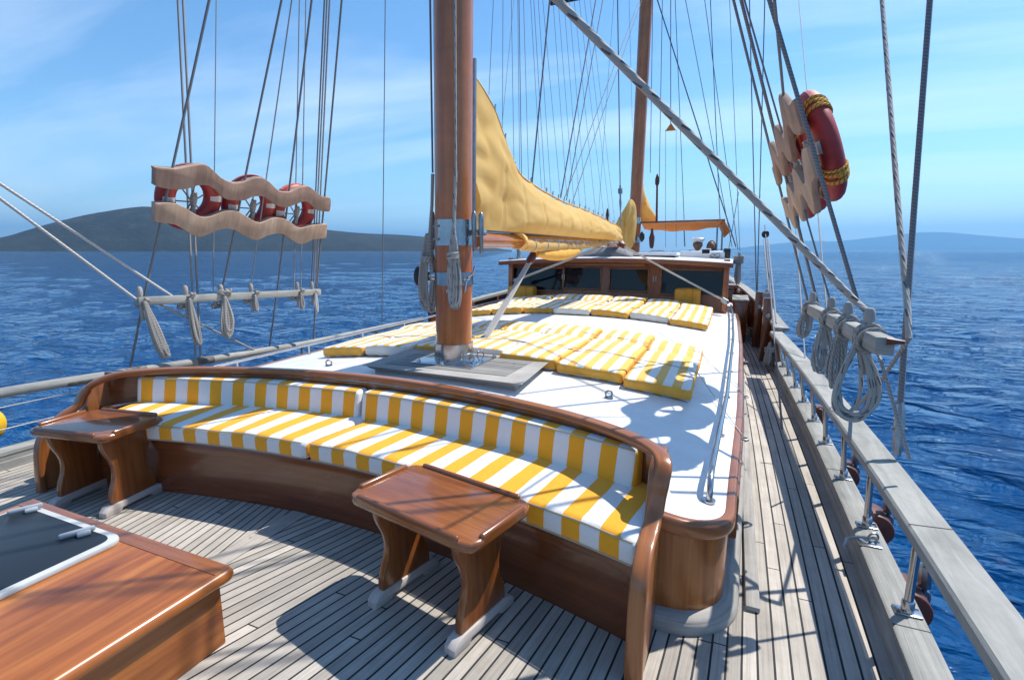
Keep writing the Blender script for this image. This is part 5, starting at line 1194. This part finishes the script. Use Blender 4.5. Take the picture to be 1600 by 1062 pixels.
rig('shroud', 'port shroud crossing between the middle and farthest lifebuoys', 'rope', [(487, 0, Pp), (433, 455, Pp), (421, 541, ('x', -2.58))], .0095, 'wire', PS)
rig('shroud', 'port shroud crossing the forward end of both wavy boards', 'rope', [(534, 0, Pp), (494, 458, Pp), (490, 531, ('x', -2.55))], .0095, 'wire', PS)
rig('backstay', 'aft one of two parallel port stays rising behind the nearest lifebuoy', 'rope', [(278, 0, ('x', -2.66)), (306, 566, ('x', -2.60))], .011, 'wire_pale', PS)
rig('backstay', 'forward one of two parallel port stays rising behind the nearest lifebuoy', 'rope', [(286, 0, ('x', -2.66)), (314, 566, ('x', -2.60))], .011, 'wire_pale', PS)
rig('flag_line', 'very thin pale vertical line behind the port boards between the first two lifebuoys', 'rope', [(338, 0, ('x', -2.62)), (333, 455, ('x', -2.62))], .005, 'wire_pale', PS)
rig('halyard', 'aft one of two thin vertical port lines by the farthest lifebuoy', 'rope', [(468, 0, ('x', -2.45)), (459, 452, ('x', -2.45))], .006, 'wire_pale', PS)
rig('halyard', 'forward one of two thin vertical port lines by the farthest lifebuoy', 'rope', [(478, 0, ('x', -2.45)), (470, 450, ('x', -2.45))], .006, 'wire_pale', PS)
for k, (x0, x1) in enumerate(((507, 486.5), (511, 490), (515, 494))):
    rig('halyard', 'one of three close parallel halyards at the forward end of the port pin rail', 'rope', [(x0, 0, Pp), (x1, 448, Pp)], .0075, 'wire_pale' if k else 'wire', 'three close halyards')
rig('stay', 'single thin vertical stay standing alone left of the main mast', 'rope', [(602, 0, ('x', -2.55)), (597, 506, ('x', -2.52))], .006, 'wire', PS)
rig('mooring_line', 'upper of two pale ropes slanting down from the left to the port pin rail', 'rope', [(0, 287, ('x', -2.44)), (268, 462, ('x', -2.42))], .0105, 'rope_pale', PS, 3.2)
rig('mooring_line', 'lower of two pale ropes slanting down from the left to the port pin rail', 'rope', [(0, 310, ('x', -2.40)), (216, 470, ('x', -2.40))], .0105, 'rope_pale', PS, 3.2)
rig('mooring_line', 'rope slanting down from the port pin rail to the handrail', 'rope', [(250, 476, ('x', -2.42)), (400, 548, ('x', -2.54))], .009, 'rope_old', PS, ext=False)
rig('halyard', 'grey rope running straight down the face of the main mast', 'rope', [(711, 0, ('y', MY-.15)), (712, 268, ('y', MY-.15))], .008, 'rope', 'lines on the main mast')
rig('halyard', 'dark wire running down the port side of the main mast', 'rope', [(672, 0, ('y', MY-.03)), (676, 270, ('y', MY-.05))], .007, 'wire', 'lines on the main mast')
rig('eye_splice', 'thick spliced rope end above the coil on the main mast', 'rope', [(712, 266, ('y', MY-.15)), (711, 300, ('y', MY-.155)), (709, 360, ('y', MY-.16))], .012, 'rope', 'lines on the main mast', ext=False, n=8)
rig('eye_splice', 'thick spliced rope end above the bulky coil on the port side of the main mast', 'rope', [(676, 272, ('y', MY-.05)), (675, 320, ('y', MY-.05)), (671, 372, ('y', MY-.05))], .012, 'rope_old', 'lines on the main mast', ext=False, n=8)
# starboard
rig('shroud', 'foremost shroud across the far end of the starboard lifebuoy rack', 'rope', [(1146, 0, Sp), (1262, 470, Sp)], .0105, 'wire', SS)
rig('shroud', 'second shroud from the far end of the starboard lifebuoy rack', 'rope', [(1158, 0, Sp), (1279, 479, Sp)], .0115, 'wire', SS)
rig('halyard', 'thin line beside the second shroud of the starboard rack', 'rope', [(1163, 0, Sp), (1298, 473, Sp)], .006, 'wire', SS)
rig('shroud', 'thickest shroud across the near end of the starboard lifebuoy rack', 'rope', [(1202, 0, Sp), (1339, 469, Sp)], .0105, 'wire', SS)
rig('shroud', 'lower part of the near shroud running from the starboard pin rail to the handrail', 'rope', [(1350, 500, ('x', 2.42)), (1376, 562, ('x', 2.46)), (1421, 716, ('x', 2.60))], .0075, 'wire_pale', SS, ext=False)
rig('halyard', 'dark thin line ending at the top of the near lifebuoy board', 'rope', [(1210, 0, Sp), (1229, 200, Sp)], .007, 'wire', SS)
rig('flag_line', 'pale thin line passing behind the starboard lifebuoys', 'rope', [(1248, 0, ('x', 2.50)), (1292, 486, ('x', 2.50))], .005, 'wire_pale', SS)
rig('halyard', 'left one of two thin crossing lines right of the wheelhouse', 'rope', [(1171, 0, ('y', 9.5)), (1182, 460, ('y', 9.5))], .009, 'wire', SS)
rig('halyard', 'right one of two thin crossing lines right of the wheelhouse', 'rope', [(1195, 0, ('y', 9.5)), (1183, 462, ('y', 9.5))], .009, 'wire', SS)
_, Pq = rig('halyard', 'line running down to the black block above the starboard bulwark', 'rope', [(1165, 0, ('x', 2.35)), (1195, 352, ('x', 2.35))], .009, 'wire', SS)
rig('guy', 'line hanging from the starboard rack past the forward end of the pin rail', 'rope', [(1243, 349, ('x', 2.52)), (1260, 592, ('x', 2.52))], .007, 'wire_pale', SS, ext=False)
for x, y, x2, y2, lb in ((1282, 538, 1300, 612, 'short dark line below the middle coil of the starboard pin rail'), (1308, 585, 1318, 640, 'short dark line below the dense coil of the starboard pin rail')):
    rig('guy', lb, 'rope', [(x, y, ('x', 2.50)), (x2, y2, ('x', 2.58))], .006, 'wire', SS, ext=False)
tk = thing('block_tackle', 'black pulley block with a stretched rope tackle above the starboard bulwark', 'pulley', ax(1196, 366, 2.35)); c = ax(1196, 366, 2.35)
a = MB(); a.lathe([(.001, -.03), (.055, -.03), (.065, -.012), (.06, 0), (.065, .012), (.055, .03), (.001, .03)], Matrix.Translation(c) @ Matrix.Rotation(R(90), 4, 'X') @ Matrix.Rotation(R(40), 4, 'Y'), 16); a.build('block', M['dark'], tk)
a = MB()
for x1, x2, y2 in ((1193, 1203, 470), (1196, 1208, 505), (1200, 1213, 505)): a.tube([ax(x1, 374, 2.35), ax(x2, y2, 2.40)], .010, 6)
a.build('tackle_rope', M['wire_pale'], tk)
# ropes close to the camera
rig('topping_lift', 'thick flecked rope slanting across the sky to the near end of the starboard pin rail', 'rope', [(870, 0, ('d', 1.68)), (1336, 470, ('x', 2.36)), (1357, 488, ('x', 2.40)), (1366, 535, ('x', 2.42))], .0140, 'rope', SS, 5.0, n=10)
rig('backstay', 'thick pale flecked rope hanging left of the dark stay at the right', 'rope', [(1378, -2, ('x', 2.66)), (1404, 330, ('x', 2.64)), (1418, 480, ('x', 2.63)), (1420, 530, ('x', 2.63))], .0135, 'rope', SS, 7.0, n=10)
rig('backstay', 'thick dark stay nearest the camera at the right', 'rope', [(1453, 0, ('x', 2.66)), (1428, 330, ('x', 2.65)), (1403, 690, ('x', 2.63))], .0125, 'wire', SS, 7.0, n=10)
rig('lashing', 'short rope tied from the near stays down towards the handrail', 'rope', [(1420, 530, ('x', 2.63)), (1378, 592, ('x', 2.60)), (1335, 640, ('x', 2.58))], .0095, 'rope_old', SS, ext=False)
c0, c1 = ax(1408, 628, 2.635), ax(1402, 712, 2.63); tb = thing('stay_turnbuckle', 'dark steel turnbuckle at the foot of the near stay', 'turnbuckle', c0); a = MB(); a.tube([c0, c0+(c1-c0)*.12, c0+(c1-c0)*.2, c0+(c1-c0)*.8, c0+(c1-c0)*.88, c1], [.012, .018, .022, .022, .018, .013], 8); a.build('barrel', M['galv'], tb)
a = MB(); c2 = c0+(c1-c0)*.5; a.tube([c2+np.array([-.03, 0, 0]), c2+np.array([.03, 0, 0])], .008, 6); a.build('pin', M['galv'], tb)
# fan of thin lines between the masts
fan = [(771, 764, 148, .004), (786, 785, 200, .004), (803, 785, 190, .0035), (799, 803, 250, .004), (809, 812, 268, .004), (811, 815, 276, .006), (818, 826, 282, .004), (829, 846, 296, .004), (834, 852, 300, .0045), (841, 861, 304, .004), (848, 876, 310, .004), (864, 886, 314, .004), (872, 897, 320, .004), (881, 906, 324, .004), (889, 916, 328, .004), (897, 931, 336, .004), (905, 944, 343, .004), (913, 954, 349, .004), (922, 961, 352, .004), (959, 935, 338, .0045), (983, 988, 200, .005)]
for x0, x1, y1, r in fan: rig('lazy_line', 'hair-thin line in the fan above the gathered yellow sail', 'rope', [(x0, 0, ('x', .05)), (x1, y1, ('x', .05))], r*.62, 'wire_pale', 'fan of thin lines between the masts', 9, n=5)
for x0, y0, x1, y1, r, lb in ((858, 10, 831, 288, .008, 'dark stay running from the crosstree end down to the yellow sail'), (931, 0, 876, 309, .008, 'leftmost of the dark stays slanting right above the middle of the yellow sail'), (942, 0, 885, 313, .006, 'dark stay just right of the leftmost slanting one above the yellow sail'), (999, 0, 881, 312, .006, 'upper of two stays slanting from the fore mast down to the yellow sail'), (1003, 0, 893, 320, .006, 'lower of two stays slanting from the fore mast down to the yellow sail'), (965, 0, 969, 292, .009, 'nearly vertical stay ending in the shackle at the forward end of the boom')):
    rig('stay', lb, 'rope', [(x0, y0, ('x', .05)), (x1, y1, ('x', .05))], r, 'wire', FS, 9)
q0, q1 = ax(969, 290, .05), ax(970, 356, .05); tb = thing('boom_shackle', 'steel shackle and lanyard holding the forward end of the boom', 'shackle', q0)
a = MB(); turnbuckle(a, q0, q0+(q1-q0)*.25, .022); a.tube([q0+(q1-q0)*.22, q0+(q1-q0)*.4+np.array([0, .05, 0]), q0+(q1-q0)*.6], .010, 6); a.tube([q0+(q1-q0)*.22, q0+(q1-q0)*.4+np.array([0, -.05, 0]), q0+(q1-q0)*.6, q1], .012, 6); a.build('lanyard', M['galv'], tb)
q = ax(949, 337, .05); a = MB(); a.tube([q+np.array([0, 0, z]) for z in (-.10, -.02, .0, .09, .11)], [.02, .022, .028, .015, .004], 8); tag(a.build('mast_fitting', M['brown_pad']), 'small dark red fitting standing above the forward part of the yellow sail', 'fitting')
F_Y = ('y', 10.6)
for x0, x1, y1, r, lb in ((1027, 1150, 386, .009, 'dark stay slanting down from the fore mast to the starboard bow'), (1071, 1144, 386, .005, 'thin stay second from the fore mast on its starboard side'), (1101, 1153, 390, .005, 'thin stay third from the fore mast on its starboard side'), (1110, 1125, 345, .006, 'thin line ending at the corner of the orange awning'), (1140, 1156, 392, .004, 'hair-thin line rising from the rope bundle right of the wheelhouse'), (1055, 1069, 346, .005, 'thin line ending on the orange awning right of the pennant'), (1035, 1030, 285, .005, 'thin line running down beside the right side of the fore mast'), (1020, 1016, 270, .005, 'thin line hugging the fore mast on its right')):
    rig('stay', lb, 'rope', [(x0, 0, F_Y), (x1, y1, F_Y)], r*1.35, 'wire', FS, 12)
rig('line', 'thin line crossing the starboard fore stays above the helm', 'rope', [(1154, 300, F_Y), (1139, 388, F_Y)], .007, 'wire', FS, ext=False)
rig('line', 'thin vertical line from the orange awning down to the helm', 'rope', [(1069, 360, F_Y), (1070, 385, F_Y)], .012, 'wire', FS, ext=False)
q0, q1 = ay(1027, 272, 10.6), ay(1026, 346, 10.6); tb = thing('fore_tackle', 'brown hoisting tackle hanging beside the small yellow jib', 'pulley', q0); a = MB(); a.tube([q0, q0+(q1-q0)*.1, q0+(q1-q0)*.2, q0+(q1-q0)*.25, q1], [.01, .04, .04, .018, .022], 8); a.build('tackle_block', M['brown_pad'], tb)
rig('pennant_line', 'vertical line from which the small yellow pennant plate hangs', 'rope', [(1048, 0, F_Y), (1048, 194, F_Y)], .008, 'wire', FS, 12)
c = ay(1048, 199, 10.6); pn = thing('pennant_plate', 'small yellow triangular plate hanging from a line right of the fore mast', 'pennant', c)
a = MB(); w_, h_ = abs(ay(1057, 203, 10.6)[0]-ay(1040, 203, 10.6)[0]), .14; a.prism([(-w_/2, 0), (w_/2, 0), (0, h_)], .03, Matrix(((1, 0, 0, c[0]), (0, 0, 1, c[1]), (0, 1, 0, c[2]-.06), (0, 0, 0, 1))), .006, 1); a.fix = 1; a.build('plate', M['orange'], pn)
a = MB()
for x in (1040, 1056.5): a.tube([ay(x, 203, 10.6), ay(x, 386, 10.6)], .004, 5)
a.build('drop_line', M['wire'], pn)
for (x, y, y2, Y_, lb) in ((1020, 373, 384, 10.4, 'small dark block hanging under the port end of the orange awning'), (974+0, 318+0, 0, 0, '')):
    if Y_: q0, q1 = ay(1003, 362, Y_), ay(1003, 378, Y_); a = MB(); a.tube([q0, q0+(q1-q0)*.3, q0+(q1-q0)*.7, q1], [.012, .05, .05, .01], 8); tag(a.build('block', M['dark']), lb, 'pulley')
q0, q1 = ay(1019, 357, 10.4), ay(1018, 388, 10.4); a = MB(); a.tube([q0, q0+(q1-q0)*.25, q0+(q1-q0)*.45, q0+(q1-q0)*.8, q1], [.02, .03, .055, .045, .03], 8); tag(a.build('folded_burgee', M['brown_pad']), 'dark red folded cloth hanging below the orange awning above the roof hatch', 'flag')
# boom sheets
def tackle(name, label, P, Q, n, sep, r, mat, blocks=True):
    P, Q = np.array(P, float), np.array(Q, float); d = (Q-P)/np.linalg.norm(Q-P); sd = np.cross(d, [0, 0, 1.0]); sd /= np.linalg.norm(sd)
    t = thing(name, label, 'rope tackle', (P+Q)/2, 'sheets of the boom'); a = MB()
    for k in range(n): o = sd*(k-(n-1)/2)*sep; a.tube([P+o*.6, (P+Q)/2+o*.9+np.array([0, 0, -.01]), Q+o], r, 6)
    a.build('rope', M[mat], t)
    if blocks:
        for c, ml, L in ((P+d*.03, 'brown_pad', .16), (Q-d*.10, 'rope_pale' if 0 else 'galv', .15)):
            a = MB(); a.tube([c, c+d*L*.2, c+d*L*.8, c+d*L], [.014, .040, .040, .014], 10); a.build('block', M[ml], t)
    return t
tackle('boom_sheet', 'white rope tackle running from the boom down to the foot of the main mast', ax(837, 392, .05), az(752, 538, .64), 4, .018, .0105, 'rope_pale')
tackle('boom_guy', 'pale double rope from the boom end down to the starboard roof corner', ay(961, 377, 7.85), ay(1134, 471, 8.22), 3, .036, .016, 'rope_pale')
tackle('boom_guy', 'pale double rope from the boom end down to the port side of the wheelhouse', ay(955, 378, 7.85), ay(806, 438, 8.15), 3, .036, .016, 'rope_pale')
# gear along the starboard bulwark forward
coil('rope_coil', 'hanging bundle of grey rope right of the wheelhouse roof', 'rope coil', ay(1155, 395, 9.1), .50, .085, 18, .012, M['rope_old'], 'gear along the starboard bulwark', (.5, .8, 0), 6, .07, 31, dropwrap=.05)
coil('rope_coil', 'dark rope coil hanging above the step of the starboard bulwark', 'rope coil', ax(1199, 452, 2.36), .24, .07, 12, .012, M['wire_pale'], 'gear along the starboard bulwark', (.2, .9, 0), 3, .05, 32, dropwrap=.05)
coil('rope_coil', 'heap of rope on the side deck beside the stanchions', 'rope coil', (2.36, 6.9, .34), .30, .12, 12, .012, M['rope_old'], 'gear along the starboard bulwark', (.2, .9, 0), 3, .05, 33, dropwrap=.05)
for Y_, lb in ((7.5, 'nearest varnished bitt post on the starboard bulwark'), (8.6, 'farther varnished bitt post on the starboard bulwark')):
    x = beam(Y_)-.06; bt = thing('bitt_post', lb, 'bollard', (x, Y_, 0), 'gear along the starboard bulwark'); a = MB(); a.box((x, Y_, .42), (.11, .12, .84), .015, g=2); a.build('post', M['mahog_dark'], bt); a = MB(); a.tube([(x, Y_-.16, .62), (x, Y_+.16, .62)], .025, 10); a.build('cross_bar', M['galv'], bt)
bk = thing('deck_locker', 'dark varnished locker standing on the side deck beside the wheelhouse', 'locker', (2.05, 9.2, 0)); a = MB(); a.box((2.02, 9.3, .33), (.22, .9, .66), .015, g=1); a.build('body', M['mahog_dark'], bk); a = MB(); a.box((2.02, 9.3, .675), (.25, .94, .03), .008, g=1); a.build('lid', M['railteak'], bk)

# cords stretched over the near row of mattresses to the rings on the roof rim
for k, (y, ye, lb) in enumerate(((3.92, 3.05, 'thin cord stretched across the near mattresses to the aft ring on the roof rim'), (4.62, 3.95, 'thin cord stretched across the far ends of the near mattresses to the roof rim'))):
    pts = [(x, y+.03*math.sin(x*3+k), roofz(x, y)+.101+.010*abs(math.sin((x+1.43)/.45*math.pi))) for x in np.linspace(-1.43, 1.69, 40)]+[(1.74, y-.03, roofz(1.74, y)+.05), (XE(ye)+.02, ye, roofz(XE(ye), ye)+.004)]
    a = MB(); a.tube(spline(pts, 2), .0028, 5); tag(a.build('mattress_cord', M['rope_pale']), lb, 'cord', 'cords over the mattresses')
cv = thing('canvas_cover', 'grey canvas cover lying in a low heap on the wheelhouse roof under the boom', 'cover', (-.25, 8.9, 1.35))
p, q, t_ = ay(905, 398, 8.75), ay(992, 397, 8.75), ay(958, 380, 8.9); a = MB(); rows = []
for i in np.linspace(0, 1, 22):
    r = []
    for j in np.linspace(0, 1, 12):
        h = (t_[2]-wz(0)+.02)*max(0, 1-abs(i-.62)/(.62 if i < .62 else .38))**.8*math.sin(math.pi*min(1, j*1.0))**.7
        r.append((p[0]+(q[0]-p[0])*i, 8.55+.75*j, wz(p[0]+(q[0]-p[0])*i)+.012+max(0, h)+.012*nz(i*6, j*5, 2)))
    rows.append(r)
a.grid(rows, flip=True); a.fix = 1; o = a.build('canvas', M['grey_canvas'], cv, 70); md = o.modifiers.new('thick', 'SOLIDIFY'); md.thickness = .006
